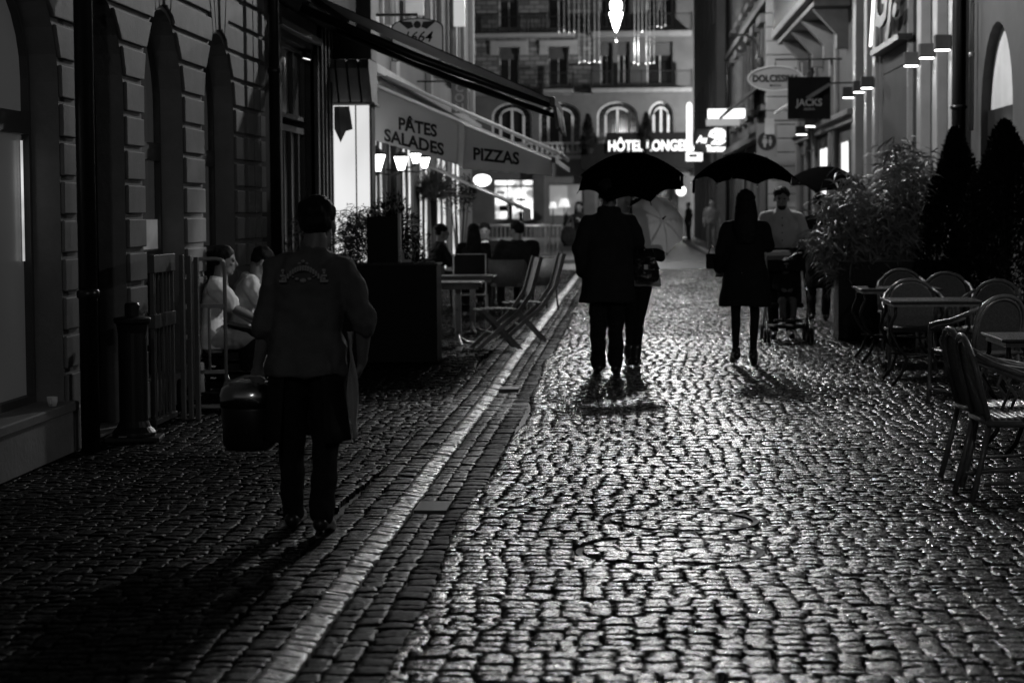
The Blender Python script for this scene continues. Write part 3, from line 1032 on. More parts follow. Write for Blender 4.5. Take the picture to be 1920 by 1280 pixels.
# ---------------- pale restaurant awning with lettered side curtains ----------------
YC = 27.2
e = empty('pale_awning', (XR, YC, 0), 0, 'pale restaurant awning with side curtains lettered PÂTES SALADES and PIZZAS', 'awning')
def Q(px, py, Y=YC): q = at(px, py, Y); return (q.x, q.z)
tl = Q(700, 158); tr_ = Q(1034, 298)
sl2 = (tr_[1] - tl[1]) / (tr_[0] - tl[0])
fab = MB(); aw(fab, [(XR, tl[1] + sl2 * (XR - tl[0]) + .02), (tr_[0], tr_[1] + .02), (tr_[0], tr_[1]), (XR, tl[1] + sl2 * (XR - tl[0]))], YC, YC + 7)
under(e, fab.build('fabric', 'canvas'))
def curtain(name, q, seed):
    """q: four corners (x,z) tl,tr,br,bl ; a hanging cloth with soft folds and a scalloped hem"""
    r_ = random.Random(seed)
    ph = [r_.uniform(0, 6) for _ in range(4)]
    nu_, nv_ = 40, 16
    vs = []
    for j in range(nv_ + 1):
        for i in range(nu_ + 1):
            u, v = i / nu_, j / nv_
            x = (q[0][0] * (1 - u) + q[1][0] * u) * (1 - v) + (q[3][0] * (1 - u) + q[2][0] * u) * v
            z = (q[0][1] * (1 - u) + q[1][1] * u) * (1 - v) + (q[3][1] * (1 - u) + q[2][1] * u) * v
            y = YC - .012 + .016 * v * math.sin(u * 9 + ph[0]) + .012 * math.sin(u * 21 + v * 3 + ph[1]) * v + .01 * math.sin(v * 5 + ph[2])
            if j == nv_: z += .012 * abs(math.sin(u * 26))
            vs.append((x, y, z))
    fs = [(j * (nu_ + 1) + i, j * (nu_ + 1) + i + 1, (j + 1) * (nu_ + 1) + i + 1, (j + 1) * (nu_ + 1) + i) for j in range(nv_) for i in range(nu_)]
    o = under(e, MB().add(vs, fs).build(name, 'canvas', smooth=True))
    md = o.modifiers.new('thick', 'SOLIDIFY'); md.thickness = .004
    return o
c1 = curtain('side_curtain', [Q(700, 158), Q(860, 226), Q(859, 310), Q(694, 262)], 1)
c2 = curtain('side_curtain', [Q(871, 236), Q(1034, 300), Q(1036, 331), Q(868, 318)], 2)
fl = MB(); fl.add([(Q(860, 226)[0], YC - .01, Q(860, 226)[1]), (Q(872, 236)[0], YC + .05, Q(872, 236)[1]), (Q(871, 318)[0], YC + .05, Q(871, 318)[1]), (Q(859, 310)[0], YC - .01, Q(859, 310)[1])], [(0, 1, 2, 3)])
o = under(e, fl.build('curtain_fold', 'canvas')); md = o.modifiers.new('thick', 'SOLIDIFY'); md.thickness = .004
def awning_text(body, pc, slope, h, wpx, parent):
    c = at(pc[0], pc[1], YC)
    vs, fs = text_verts(body, size=1.0, bold=.034, ext=.0)
    xs = [v.x for v in vs]; ys = [v.y for v in vs]
    W_ = max(xs) - min(xs); H_ = .70
    k = YC / F
    sx = wpx * k / W_; sz = h * k / H_
    my = (max(ys) + min(ys)) / 2
    out = [(c.x + (v.x - (max(xs) + min(xs)) / 2) * sx, YC - .047, c.z + (v.y - my) * sz - slope * (v.x - (max(xs) + min(xs)) / 2) * sx) for v in vs]
    return under(e, MB().add(out, fs).build('lettering', 'lettering'))
awning_text('PÂTES', (784, 236), .21, 22, 72, c1)
awning_text('SALADES', (777, 267), .26, 22, 112, c1)
awning_text('PIZZAS', (931, 293), .12, 22, 86, c2)
fb = MB(); aw(fb, [(tr_[0], tr_[1] + .03), (tr_[0] + .05, tr_[1] + .02), (tr_[0] + .05, tr_[1] - .05), (tr_[0], tr_[1] - .04)], YC - .02, YC + 7)
under(e, fb.build('front_bar', 'edge_grey'))
# upper pole-edged awning behind (sloping white edge)
e = empty('white_edged_awning', (XR, 30, 0), 0, 'higher awning with a white sloping edge bar above the lettered curtains', 'awning')
Y2 = 30.0
p0 = Q(690, 130, Y2); p1 = Q(1050, 288, Y2)
fab = MB(); aw(fab, [(p0[0], p0[1] + .03), (p1[0], p1[1] + .03), (p1[0], p1[1] + .015), (p0[0], p0[1] + .015)], Y2 + .06, Y2 + 4)
under(e, fab.build('fabric', 'canvas'))
under(e, MB().tube([(p0[0], Y2, p0[1]), (p1[0], Y2, p1[1])], [.030, .028], 10).build('edge_bar', 'edge_grey', smooth=True))
under(e, MB().tube([(p1[0], Y2 - .03, p1[1]), (p1[0], Y2 + 4, p1[1])], [.03, .03], 10).build('front_bar', 'edge_grey', smooth=True))
# small dark awning farther along
e = empty('small_awning', (XR, 38, 0), 0, 'small dull awning sloping out beyond the lettered awning, under its hem', 'awning')
q0, q1 = Q(805, 312, 36), Q(982, 392, 36)
fab = MB(); aw(fab, [q0, q1, (q1[0], q1[1] - .02), (q0[0], q0[1] - .02)], 36, 38.5)
under(e, fab.build('fabric', 'cloth_grey'))
under(e, MB().tube([(q0[0], 35.97, q0[1]), (q1[0], 35.97, q1[1])], .022, 8).build('edge_bar', 'metal', smooth=True))
vl = MB().box(q1[0] - .01, q1[0] + .01, 36, 38.5, q1[1] - .2, q1[1])
under(e, vl.build('valance', 'cloth_grey'))

# ---------------- wall lanterns under the awning ----------------
M['lantern_glass'] = lit('lit_lantern_glass', 7)
def lantern_thing(label, px, py, Y, wpx):
    p = at(px, py, Y)
    s = wpx * Y / F
    e = empty('wall_lantern', (p.x, p.y, p.z), 0, label, 'lantern', 'lit lanterns under the restaurant awning')
    MB().lathe([(.22 * s, -.62 * s), (.5 * s, .28 * s)], n=6).build('lantern_glass', 'lantern_glass', e)
    MB().lathe([(.56 * s, .285 * s), (.50 * s, .36 * s), (.2 * s, .62 * s), (.08 * s, .66 * s), (.05 * s, .8 * s)], n=6).build('lantern_roof', 'iron', e)
    MB().lathe([(.06 * s, -.85 * s), (.25 * s, -.66 * s), (.25 * s, -.63 * s)], n=6).build('lantern_base', 'iron', e)
    MB().tube([(0, 0, -.8 * s), (-.1, 0, -1.0 * s), (XR - p.x + .0, 0, -.75 * s)], .012, 6).build('bracket', 'iron', e)
    point('lantern_light', (.0, 0, -.05 * s), 20, .06, e)
    return e
lantern_thing('leftmost lit lantern, next to the glowing white pillar', 706, 300, 28.0, 34)
lantern_thing('lit lantern with a pointed base hanging alone below the curtain text', 752, 302, 30.0, 27)
lantern_thing('rear lit lantern of the close pair, the higher one', 779, 294, 33.0, 20)
lantern_thing('rightmost lit lantern of the close pair, right of its higher neighbour', 796, 302, 32.0, 21)
# globe lamp beneath the pizza curtain
p = at(904, 338, 46)
e = empty('globe_lamp', (p.x, p.y, p.z), 0, 'flattened white globe lamp glowing beyond the awning, left of the bright shop window', 'lamp')
MB().ell((0, 0, 0), (.2, .2, .13), 20, 12).build('lamp_globe', lit('globe_glass', 2.5), e, smooth=True)
MB().tube([(0, 0, .12), (0, 0, .5), (XR - p.x, 0, .7)], .014, 6).build('bracket', 'iron', e)
point('globe_light', (0, 0, -.25), 25, .15, e)

# ---------------- signs on the left ----------------
def sign_board(name, label, cat, px0, py0, px1, py1, Y, m, wallx, thick=.08, frame=None):
    a = at(px0, py0, Y); b = at(px1, py1, Y)
    e = empty(name, ((a.x + b.x) / 2, Y, (a.z + b.z) / 2), 0, label, cat)
    hw, hh = (b.x - a.x) / 2, (a.z - b.z) / 2
    MB().box(-hw, hw, -thick / 2, thick / 2, -hh, hh).build('board', m, e, bevel=.008)
    if wallx is not None:
        x1 = wallx - (a.x + b.x) / 2
        z = hh * .7
        sgn = 1 if x1 > 0 else -1
        MB().tube([(sgn * hw * .9, 0, z), (x1, 0, z)], .018, 6).build('bracket', 'iron', e)
    return e, hw, hh
M['sign_pale'] = mat('pale_sign_face', .30, .5, var=.1, emit=.05)
p = at(783, 75, 29.0)
e = empty('hanging_beer_sign', (p.x, p.y, p.z), 0, 'arched pale sign reading 1664 above the black awning', 'sign')
k = 29.0 / F
pts = [(-46 * k, -38 * k), (46 * k, -38 * k), (46 * k, 22 * k)] + [(46 * k * math.cos(t), 22 * k + 16 * k * math.sin(t)) for t in [PI * j / 12 for j in range(1, 12)]] + [(-46 * k, 22 * k)]
MB().prism([(x, -.03, z) for x, z in pts], (0, .06, 0)).build('board', 'sign_pale', e)
MB().prism([(x * 1.06, -.02, z * 1.05) for x, z in pts], (0, .04, 0)).build('rim', 'iron', e)
text('lettering', '1664', 'lettering', e, lambda v: (v.x * .2 - .01, -.036, v.y * .2 + .03), size=1, bold=.01, ext=.01, shear=.3)
MB().prism([(-.26, -.034, .25), (-.13, -.034, .14), (-.05, -.034, .17), (-.08, -.034, .24)], (0, .004, 0)).build('emblem_wing', 'lettering', e)
MB().prism([(.26, -.034, .25), (.13, -.034, .14), (.05, -.034, .17), (.08, -.034, .24)], (0, .004, 0)).build('emblem_wing', 'lettering', e)
MB().ell((0, -.034, .20), (.05, .006, .05), 14, 8).build('emblem_disc', 'lettering', e)
MB().tube([(0, 0, .28), (0, 0, .34), (XR - p.x, 0, .34)], .02, 6).build('bracket', 'iron', e)
e, hw, hh = sign_board('vertical_sign', 'small dark vertical wall sign with pale letters C O N on the left facade', 'sign', 846, 142, 877, 212, 37, 'plaster_dark', XR)
for j, ch in enumerate('CON'):
    text('lettering', ch, 'sign_pale', e, lambda v, j=j: (v.x * .2, -.046, v.y * .2 + .1 - j * .17), size=1, bold=.03, ext=.003)
text('lettering', 'ECRI F', 'sign_pale', e, lambda v: (v.x * .075, -.046, v.y * .1 + .25), size=1, bold=.03, ext=.003)
e, hw, hh = sign_board('banner_sign', 'pale sign panel projecting high on the left facade above the arched beer sign', 'sign', 760, -12, 795, 30, 34, 'sign_pale', XR)
e, hw, hh = sign_board('uplit_strip', 'narrow glowing strip standing in for an uplit pilaster on the far left facade at the top', 'glowing strip', 850, -40, 872, 50, 44, lit('uplit_glow', .45), XR)  # light on an uplit pilaster put into an emissive strip
# ---------------- hotel at the end of the street ----------------
YH = 125
FH = Fac((0, YH, 0), (1, 0, 0), (0, -1, 0))
def hx(px): return at(px, 300, YH).x
def hz(py): return at(1100, py, YH).z
M['rubble'] = bpy.data.materials.new('rough_ashlar')
def rubble_mat(m):
    m.use_nodes = True
    nt = m.node_tree
    b = nt.nodes['Principled BSDF']
    tc = nt.nodes.new('ShaderNodeTexCoord')
    mp = nt.nodes.new('ShaderNodeMapping')
    mp.inputs['Rotation'].default_value = (R(90), 0, 0)
    br = nt.nodes.new('ShaderNodeTexBrick')
    br.inputs['Scale'].default_value = 1.0
    br.inputs['Brick Width'].default_value = .62
    br.inputs['Row Height'].default_value = .27
    br.inputs['Mortar Size'].default_value = .03
    br.inputs['Color1'].default_value = (.07, .07, .07, 1)
    br.inputs['Color2'].default_value = (.22, .22, .22, 1)
    br.inputs['Mortar'].default_value = (.04, .04, .04, 1)
    nt.links.new(tc.outputs['Object'], mp.inputs[0])
    nt.links.new(mp.outputs[0], br.inputs['Vector'])
    nt.links.new(br.outputs[0], b.inputs['Base Color'])
    b.inputs['Roughness'].default_value = .8
    bp = nt.nodes.new('ShaderNodeBump')
    bp.inputs['Distance'].default_value = .04
    nt.links.new(br.outputs['Color'], bp.inputs['Height'])
    nt.links.new(bp.outputs[0], b.inputs['Normal'])
rubble_mat(M['rubble'])
ho = empty('hotel_building', (0, YH, 0), 0, 'large stone hotel with arched windows and balconies closing the end of the street', 'building')
z_r, z_b1, z_b1t = hz(290), hz(168), hz(62)
w = MB()
# ground floor
gops = [(hx(925), hx(1002), hz(412), hz(335)), (hx(1028), hx(1092), hz(405), hz(344)), (hx(1120), hx(1190), .1, hz(335)), (hx(1215), hx(1262), .1, hz(340))]
wall_with(w, FH, -28, 14, 0, z_r, -.6, 0, gops)
arcs = [(hx(830), hx(893)), (hx(923), hx(998)), (hx(1012), hx(1090)), (hx(1120), hx(1196)), (hx(1216), hx(1263))]
zs1 = hz(218)
wall_with(w, FH, -28, 14, z_r, z_b1 - .3, -.6, 0, [(a, b, z_r + .05, zs1, 'arch', .82) for a, b in arcs])
under(ho, w.build('lower_wall', 'plaster'))
w = MB()
up1 = [(hx(842), hx(876)), (hx(938), hx(974)), (hx(1030), hx(1066)), (hx(1127), hx(1150)), (hx(1160), hx(1182)), (hx(1214), hx(1262))]
xm = hx(1112)
for (za, zb, wb, wt) in ((z_b1 - .3, z_b1t, z_b1 + .25, hz(87)), (z_b1t, hz(-55), z_b1t + .3, hz(-22))):
    wall_with(w, FH, -28, xm, za, zb, -.6, 0, [(a, b, wb, wt) for a, b in up1 if b < xm])
under(ho, w.build('rubble_wall', 'rubble'))
w = MB()
for (za, zb, wb, wt) in ((z_b1 - .3, z_b1t, z_b1 + .25, hz(80)), (z_b1t, hz(-55), z_b1t + .3, hz(-22))):
    wall_with(w, FH, xm, 14, za, zb, -.6, .04, [(a, b, wb, wt) for a, b in up1 if a > xm])
under(ho, w.build('rendered_wall', 'plaster'))
sv = MB()
for (x0_, x1_, z0_, z1_) in ((935, 950, 395, 384), (952, 960, 410, 372), (968, 985, 376, 371), (964, 990, 391, 388), (930, 946, 362, 358), (972, 980, 411, 396)):
    FH.box(sv, hx(x0_), hx(x1_), hz(z0_), hz(z1_), -.14, -.10)
under(ho, sv.build('shop_display', 'black_matt'))
M['shop_dim'] = lit('dim_lit_showroom', .16, .5, .8)
under(ho, window(FH, None, gops[0][0], gops[0][1], gops[0][2], gops[0][3], -.15, 'frame', 'lit_bright', nx=3, nz=1, fw=.08, transom=(hz(350), hz(346))))
under(ho, window(FH, None, gops[1][0], gops[1][1], gops[1][2], gops[1][3], -.15, 'frame', 'shop_dim', nx=1, fw=.06))
under(ho, window(FH, None, gops[2][0], gops[2][1], gops[2][2], gops[2][3], -.15, 'frame', 'glass', nx=2, fw=.1, name='hotel_door'))
under(ho, window(FH, None, gops[3][0], gops[3][1], gops[3][2], gops[3][3], -.15, 'frame', 'glass', nx=2, fw=.1, name='hotel_door'))
for a, b in arcs:
    f = window(FH, None, a, b, z_r + .1, zs1, -.2, 'frame_white', 'glass', nx=1, fw=.09, arch=.82)
    under(ho, f)
    # inner arch, mullions and small panes
    c = (a + b) / 2; wd = b - a
    ins = MB()
    for u in (a + wd * .21, b - wd * .21):
        FH.box(ins, u - .06, u + .06, z_r + .15, zs1 + .05, -.24, -.13)
    FH.box(ins, c - .06, c + .06, z_r + .15, zs1 + .38, -.24, -.13)
    n = 12
    ia, ib = a + wd * .21, b - wd * .21
    for k in range(n):
        ua = c - (ib - ia) / 2 * math.cos(PI * k / n); ub = c - (ib - ia) / 2 * math.cos(PI * (k + 1) / n)
        z0, z1 = arc_z(ua, ia, ib, zs1 - .05, .46), arc_z(ub, ia, ib, zs1 - .05, .46)
        FH.poly(ins, [(ua, z0), (ub, z1), (ub, z1 + .1), (ua, z0 + .1)], -.24, -.13)
    under(ho, ins.build('mullion', 'frame_white'))
    gb = MB()
    for side in (0, 1):
        s0 = a if side == 0 else b - wd * .21
        for k in range(1, 6):
            z = z_r + .15 + (zs1 - z_r) * k / 6
            FH.box(gb, s0 + .05, s0 + wd * .21 - .03, z - .02, z + .02, -.22, -.17)
        FH.box(gb, s0 + wd * .105 - .015, s0 + wd * .105 + .015, z_r + .15, zs1 + .05, -.22, -.17)
    for k in range(1, 10):
        t = PI * k / 10
        x0_, z0_ = c - (ib - ia) / 2 * math.cos(t), zs1 + .05 + .46 * math.sin(t)
        x1_, z1_ = c - wd / 2 * .93 * math.cos(t), zs1 + .78 * math.sin(t)
        gb.tube([FH.p(x0_, z0_, -.2), FH.p(x1_, z1_, -.2)], .022, 4)
    under(ho, gb.build('glazing_bar', 'frame'))
for a, b in up1:
    for (za, zb) in ((z_b1 + .25, hz(87) if b < xm else hz(80)), (z_b1t + .3, hz(-22))):
        f = window(FH, None, a, b, za, zb, -.2, 'frame_white', 'glass', nx=2, fw=.05)
        under(ho, f)
        bl = MB(); FH.box(bl, a + .04, b - .04, zb - (zb - za) * .32, zb - .04, -.18, -.12)
        under(ho, bl.build('roller_blind', 'plaster_dark'))
# surrounds, balconies and railings
su = MB()
for a, b in up1:
    if b < xm:
        FH.box(su, a - .55, b + .55, hz(87), hz(75), .002, .1)
        FH.box(su, a - .55, a - .05, hz(102), hz(87), .002, .08); FH.box(su, b + .05, b + .55, hz(102), hz(87), .002, .08)
FH.box(su, -28, hx(1078), z_b1t - .22, z_b1t + .02, .002, .25)
FH.box(su, -28, 14, z_r - .25, z_r, .002, .2)
under(ho, su.build('stone_surround', 'plaster_pale', bevel=.02))
bc = MB()
FH.box(bc, hx(1020), hx(1076), z_b1 - .22, z_b1, .05, .9)
FH.box(bc, hx(1110), hx(1296), z_b1 - .25, z_b1, .05, 1.1)
FH.box(bc, -28, hx(1000), z_b1 - .3, z_b1 - .05, .05, .5)
FH.box(bc, hx(1110), hx(1296), z_b1t - .28, z_b1t, .05, 1.1)
under(ho, bc.build('balcony_slab', 'stone', bevel=.02))
def railing(u0, u1, zb, h, d, m='iron', step=.16):
    r_ = MB()
    FH.box(r_, u0, u1, zb + h - .05, zb + h, d - .03, d + .03)
    FH.box(r_, u0, u1, zb + .05, zb + .09, d - .02, d + .02)
    k = int((u1 - u0) / step)
    for i in range(k + 1):
        u = u0 + (u1 - u0) * i / k
        FH.box(r_, u - .014, u + .014, zb + .09, zb + h - .05, d - .014, d + .014)
    k = max(1, int((u1 - u0) / 2.4))
    for i in range(k + 1):
        u = u0 + (u1 - u0) * i / k
        FH.box(r_, u - .06, u + .06, zb, zb + h + .04, d - .06, d + .06)
    return under(ho, r_.build('railing', m))
railing(hx(1020), hx(1076), z_b1, .95, .82)
railing(hx(1110), hx(1296), z_b1, 1.0, 1.0)
railing(hx(1110), hx(1296), z_b1t, 1.0, 1.0)
railing(-14, hx(1078), z_b1t + .02, .95, .22, 'iron', .2)
# stone balustrade over the ground floor
bl = MB()
u = -16
while u < hx(1100):
    bl.v, bl.f = bl.v, bl.f
    tmp = MB().lathe([(.07, z_r + .02), (.05, z_r + .12), (.11, z_r + .3), (.05, z_r + .52), (.08, z_r + .6)], (u, YH - .35, 0), 8)
    bl.add(tmp.v, tmp.f)
    u += .3
FH.box(bl, -16, hx(1100), z_r + .6, z_r + .72, .22, .48)
under(ho, bl.build('balustrade', 'plaster_pale'))
fa = MB(); FH.box(fa, hx(1090), 10, hz(318), hz(290) + .62, .3, .7)
under(ho, fa.build('fascia', 'black_matt'))
for px in (1010, 1105, 1203, 1282):
    pil = MB()
    FH.box(pil, hx(px) - .35, hx(px) + .35, 0, z_r - .3, .002, .3)
    under(ho, pil.build('pilaster', 'plaster_dark', bevel=.02))
# hotel sign
e = empty('hotel_sign', (hx(1140), YH - .8, hz(276)), 0, 'glowing white letters HÔTEL LONGEMALLE on the hotel front', 'sign')
M['neon'] = lit('white_neon', 1.7)
M['neon_soft'] = lit('soft_white_neon', 2.0)
vs, fs = text_verts('HÔTEL LONGEMALLE', size=1.0, bold=.02, ext=.03, align='LEFT')
xm_ = max(v.x for v in vs)
sc = (hx(1342) - hx(1140)) / xm_
MB().add([(v.x * sc, -v.z, v.y * .85) for v in vs], fs).build('lettering', 'neon', e)
MB().box(-.1, hx(1342) - hx(1140) + .1, .06, .1, -.42, .8).build('backing', 'black_matt', e)
# lamps inside the showroom
for px, py, s in ((1037, 387, .22), (1058, 385, .32)):
    p = at(px, py, YH - 1.2)
    e = empty('table_lamp', (p.x, YH - 1.2, p.z), 0, 'small lit table lamp in the dim showroom window, ' + ('the smaller left one' if s < .3 else 'the larger right one'), 'lamp', 'table lamps in the showroom window')
    MB().lathe([(s * 1.1, -.1), (s * .6, s * 1.2)], n=16).build('lamp_shade', lit('shade%d' % px, .9), e, smooth=True)
    MB().lathe([(s * .7, -p.z + .0), (s * .7, -p.z + .05), (.03, -p.z + .08), (.03, -.1)], n=12).build('lamp_base', 'iron', e)
# glowing wall lamp by the hotel entrance
p = at(1277, 358, YH - .9)
e = empty('entrance_lamp', (p.x, YH - .9, p.z), 0, 'round glowing wall lamp beside the hotel entrance, above the pale umbrella', 'lamp')
MB().ell((0, 0, 0), (.3, .2, .3), 16, 10).build('lamp_globe', lit('entrance_globe', 1.6), e, smooth=True)
MB().box(-.05, .05, 0, .88, -.05, .05).build('bracket', 'iron', e)
point('entrance_light', (0, -.6, 0), 60, .2, e)
# clipped conical trees on the first floor balcony
def leaf_cloud(n, fn, ln, wd, rs, droop=.0, bendy=False):
    """n blade-shaped leaves; fn(rs) -> (point, outward direction)"""
    m = MB()
    for _ in range(n):
        p, d = fn(rs)
        l = ln * rs.uniform(.6, 1.35); w_ = wd * rs.uniform(.7, 1.3)
        d = Vector(d) + Vector((rs.gauss(0, .5), rs.gauss(0, .5), rs.gauss(0, .4) - droop))
        if d.length < 1e-3: d = Vector((0, 0, 1))
        d.normalize()
        s_ = d.cross(Vector((rs.gauss(0, 1), rs.gauss(0, 1), rs.gauss(0, 1))))
        if s_.length < 1e-3: continue
        s_.normalize()
        p = Vector(p)
        if bendy:
            e1 = p + d * l * .55; d2 = (d + Vector((0, 0, -.5))).normalized(); e2 = e1 + d2 * l * .5
            m.add([p - s_ * w_ * .3, p + s_ * w_ * .3, e1 + s_ * w_ * .5, e1 - s_ * w_ * .5, e2], [(0, 1, 2, 3), (3, 2, 4)])
        else:
            m.add([p, p + d * l * .5 + s_ * w_ * .5, p + d * l, p + d * l * .5 - s_ * w_ * .5], [(0, 1, 2, 3)])
    return m
def conifer(name, loc, h, r, n, leaf, label, cat, group, rs, lw=.3, pot=True, pot_h=.35, pm='bin'):
    e = empty(name, loc, 0, label, cat, group)
    def fn(q):
        t = q.random() ** .75
        z = pot_h + (h - pot_h) * t
        prof = (1 - t) ** .72 * (.75 + .25 * min(1, t * 6))
        a = q.uniform(0, 2 * PI)
        lump = 1 + .13 * math.sin(a * 3 + z * 7) + .1 * math.sin(a * 5 - z * 11)
        rr = r * prof * lump * (q.random() ** .5)
        return (rr * math.cos(a), rr * math.sin(a), z), (math.cos(a) * .6, math.sin(a) * .6, .9)
    leaf_cloud(n, fn, leaf, leaf * lw, rs).build('crown', 'leaf_dark', e)
    MB().tube([(0, 0, pot_h * .6), (.01, 0, h * .6), (0, 0, h * .92)], [r * .1, r * .07, r * .02], 8).build('trunk', 'stem', e)
    if pot: MB().lathe([(r * .5, 0), (r * .72, pot_h), (r * .66, pot_h), (r * .6, pot_h * .85)], n=18).build('pot', pm, e)
    return e
for i, (px, py0, lab) in enumerate(((1103, 218, 'dark conical tree on the hotel balcony, left of the sign'), (1212, 216, 'dark conical tree on the hotel balcony, between the arched windows over the sign'))):
    zt, zb = hz(py0), hz(290) + .02
    conifer('clipped_tree', (hx(px), YH - .62, zb), zt - zb, .5, 2600, .16, lab, 'tree', 'clipped trees on the hotel balcony', random.Random(40 + i), pot_h=.3)

# ---------------- buildings closing the left end of the square ----------------
sbk = empty('square_corner_building', (-20, 100, 0), 0, 'shadowy building on the left side of the square beside the hotel', 'building')
w = MB(); w.box(-30, -10.2, 96, 124, 0, 14)
under(sbk, w.build('wall', 'plaster_dark'))
fr = MB()
for k in range(5):
    for z in (1, 5, 8.5):
        fr.box(-10.19, -10.1, 98 + k * 5, 100 + k * 5, z, z + 2)
under(sbk, fr.build('window', 'frame_white'))

# ---------------- right-hand buildings ----------------
XRT = 4.8
FR = Fac((XRT, 0, 0), (0, 1, 0), (-1, 0, 0))
r1 = empty('plaster_arcade_building', (XRT, 25, 0), 0, 'plain plaster building with round arches along the right edge', 'building')
w = MB()
wall_with(w, FR, 14, 30.1, 0, 9, -.6, 0, [(20.4, 22.8, .1, 2.75, 'arch'), (23.7, 26.1, .1, 2.75, 'arch'), (26.9, 29.3, .1, 2.75, 'arch')])
under(r1, w.build('wall', 'plaster_right'))
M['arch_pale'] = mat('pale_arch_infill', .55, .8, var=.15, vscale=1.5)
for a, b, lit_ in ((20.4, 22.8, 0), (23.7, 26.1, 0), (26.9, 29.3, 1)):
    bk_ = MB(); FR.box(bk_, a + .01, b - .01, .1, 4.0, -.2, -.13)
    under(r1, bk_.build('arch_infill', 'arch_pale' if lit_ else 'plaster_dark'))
    dp = MB(); FR.box(dp, a + .01, b - .01, .1, 2.85, -.129, -.09)
    under(r1, dp.build('dark_shutter', 'black_matt'))
e = empty('arch_uplight', (4.8 + .0, 28.0, 2.45), 0, 'small uplight on the dark shutter inside the arch on the right', 'lamp')
MB().box(-.05, .05, -.05, .05, 0, .05).build('lamp_housing', 'iron', e)
point('up_light', (-.03, 0, .12), 3.2, .05, e)
tr = MB(); FR.box(tr, 14, 30.1, 4.6, 4.75, .002, .1)
for a, b in ((20.4, 22.8), (23.7, 26.1), (26.9, 29.3)):
    FR.box(tr, a - .0, b, .0, .1, -.3, .03)
under(r1, tr.build('string_course', 'stone_trim', bevel=.01))
downpipe('drain_pipe', 4.68, 30.45, 0, 9, .10, 'very thick black drain pipe right of the first pair of wall lamps')
downpipe('drain_pipe', 4.72, 29.6, 2.6, 9, .035, 'thin bright strip standing in for the lit edge beside the thick black pipe on the right', 'metal')  # bright tube stands in for a lit wall edge

r2 = empty('lamplit_building', (XRT, 38, 0), 0, 'modern shop building with lamplit stone pilasters on the right', 'building')
w = MB()
gl = [(31.3, 32.2), (32.9, 34.0), (34.6, 36.1)]
wall_with(w, FR, 30.7, 44.6, 0, 9.5, -.5, 0, [(a, b, .1, 5.8) for a, b in gl])
under(r2, w.build('wall', 'plaster_right'))
for a, b in gl:
    under(r2, window(FR, None, a, b, .1, 5.8, -.2, 'frame', 'glass', nx=2, fw=.06, transom=(2.7, 2.8)))
M['pil'] = mat('smooth_stone_pilaster', .22, .55, var=.12, vscale=2, bump=.001)
def pilaster(F_, e_, u, wd, dp, m='pil', h=9.3):
    p_ = MB(); F_.box(p_, u - wd / 2, u + wd / 2, 0, h, .002, dp)
    return under(e_, p_.build('pilaster', m, bevel=.008))
lamps_r = [(30.95, 'wall lamp nearest the thick black pipe on the right'), (32.55, 'wall lamp second from the thick black pipe on the right'), (34.3, 'wall lamp left of the dark glazed bay, third from the thick black pipe'),
           (40.5, 'wall lamp on the far side of the plain stone panel, nearest to it'), (41.9, 'wall lamp in the middle of the far group of three above the shrubs'), (43.9, 'leftmost lamp of the far group of three above the shrubs')]
M['lamp_face'] = lit('lamp_face', 9)
def wall_lamp(F_, X, u, z, label, pw=30, both=True, w_=.115, g='up and down wall lamps on the right facade'):
    e = empty('wall_lamp', (X, u, z), 0, label, 'wall lamp', g)
    MB().box(-w_, w_, -.1, .1, .0, .21).build('lamp_housing', 'plaster_dark', e, bevel=.01)
    MB().box(-w_ * .85, w_ * .85, -.08, .08, -.012, -.001).build('lamp_glass', 'lamp_face', e, bevel=.003)
    spot('down_light', (0.03, 0, -.03), (.12, 0, -1), pw, 56, 1, .03, e)
    if both: spot('up_light', (0.03, 0, .24), (.12, 0, 1), pw * .7, 56, 1, .03, e)
    return e
for u, lab in lamps_r:
    pilaster(FR, r2, u, .5, .16)
    wall_lamp(FR, 4.8 - .16 - .12, u, 3.8, lab, 30 if u < 36 else 75)
for u in (36.2, 40.15):
    pilaster(FR, r2, u, .16, .09)
pn_ = MB()
for z in (0, 2.0, 4.0, 6.0):
    FR.box(pn_, 36.35, 40.0, z + .005, z + 1.99, .002, .045)
under(r2, pn_.build('stone_panel', 'plaster_right', bevel=.006))
# glowing script letters over the glazed bay
e = empty('script_sign', (4.55, 38.0, 4.7), 0, 'tall glowing white script letters fixed high on the right facade', 'sign')
vs, fs = text_verts('Gj.', size=1.0, bold=.02, ext=.03, shear=.35)
MB().add([(-v.z - .0, -v.x * 3.1, v.y * 1.5 + .55) for v in vs], fs).build('lettering', 'paint_grey', e)
vs, fs = text_verts('l', size=1.0, bold=.005, ext=.01, shear=.35)
MB().add([(-v.z - .05, -v.x * 3.1 + 1.75, v.y * 1.9 + .4) for v in vs], fs).build('neon_tube', 'neon', e)
MB().box(-.03, .22, -2, 2, -.35, -.25).build('mounting_rail', 'iron', e)

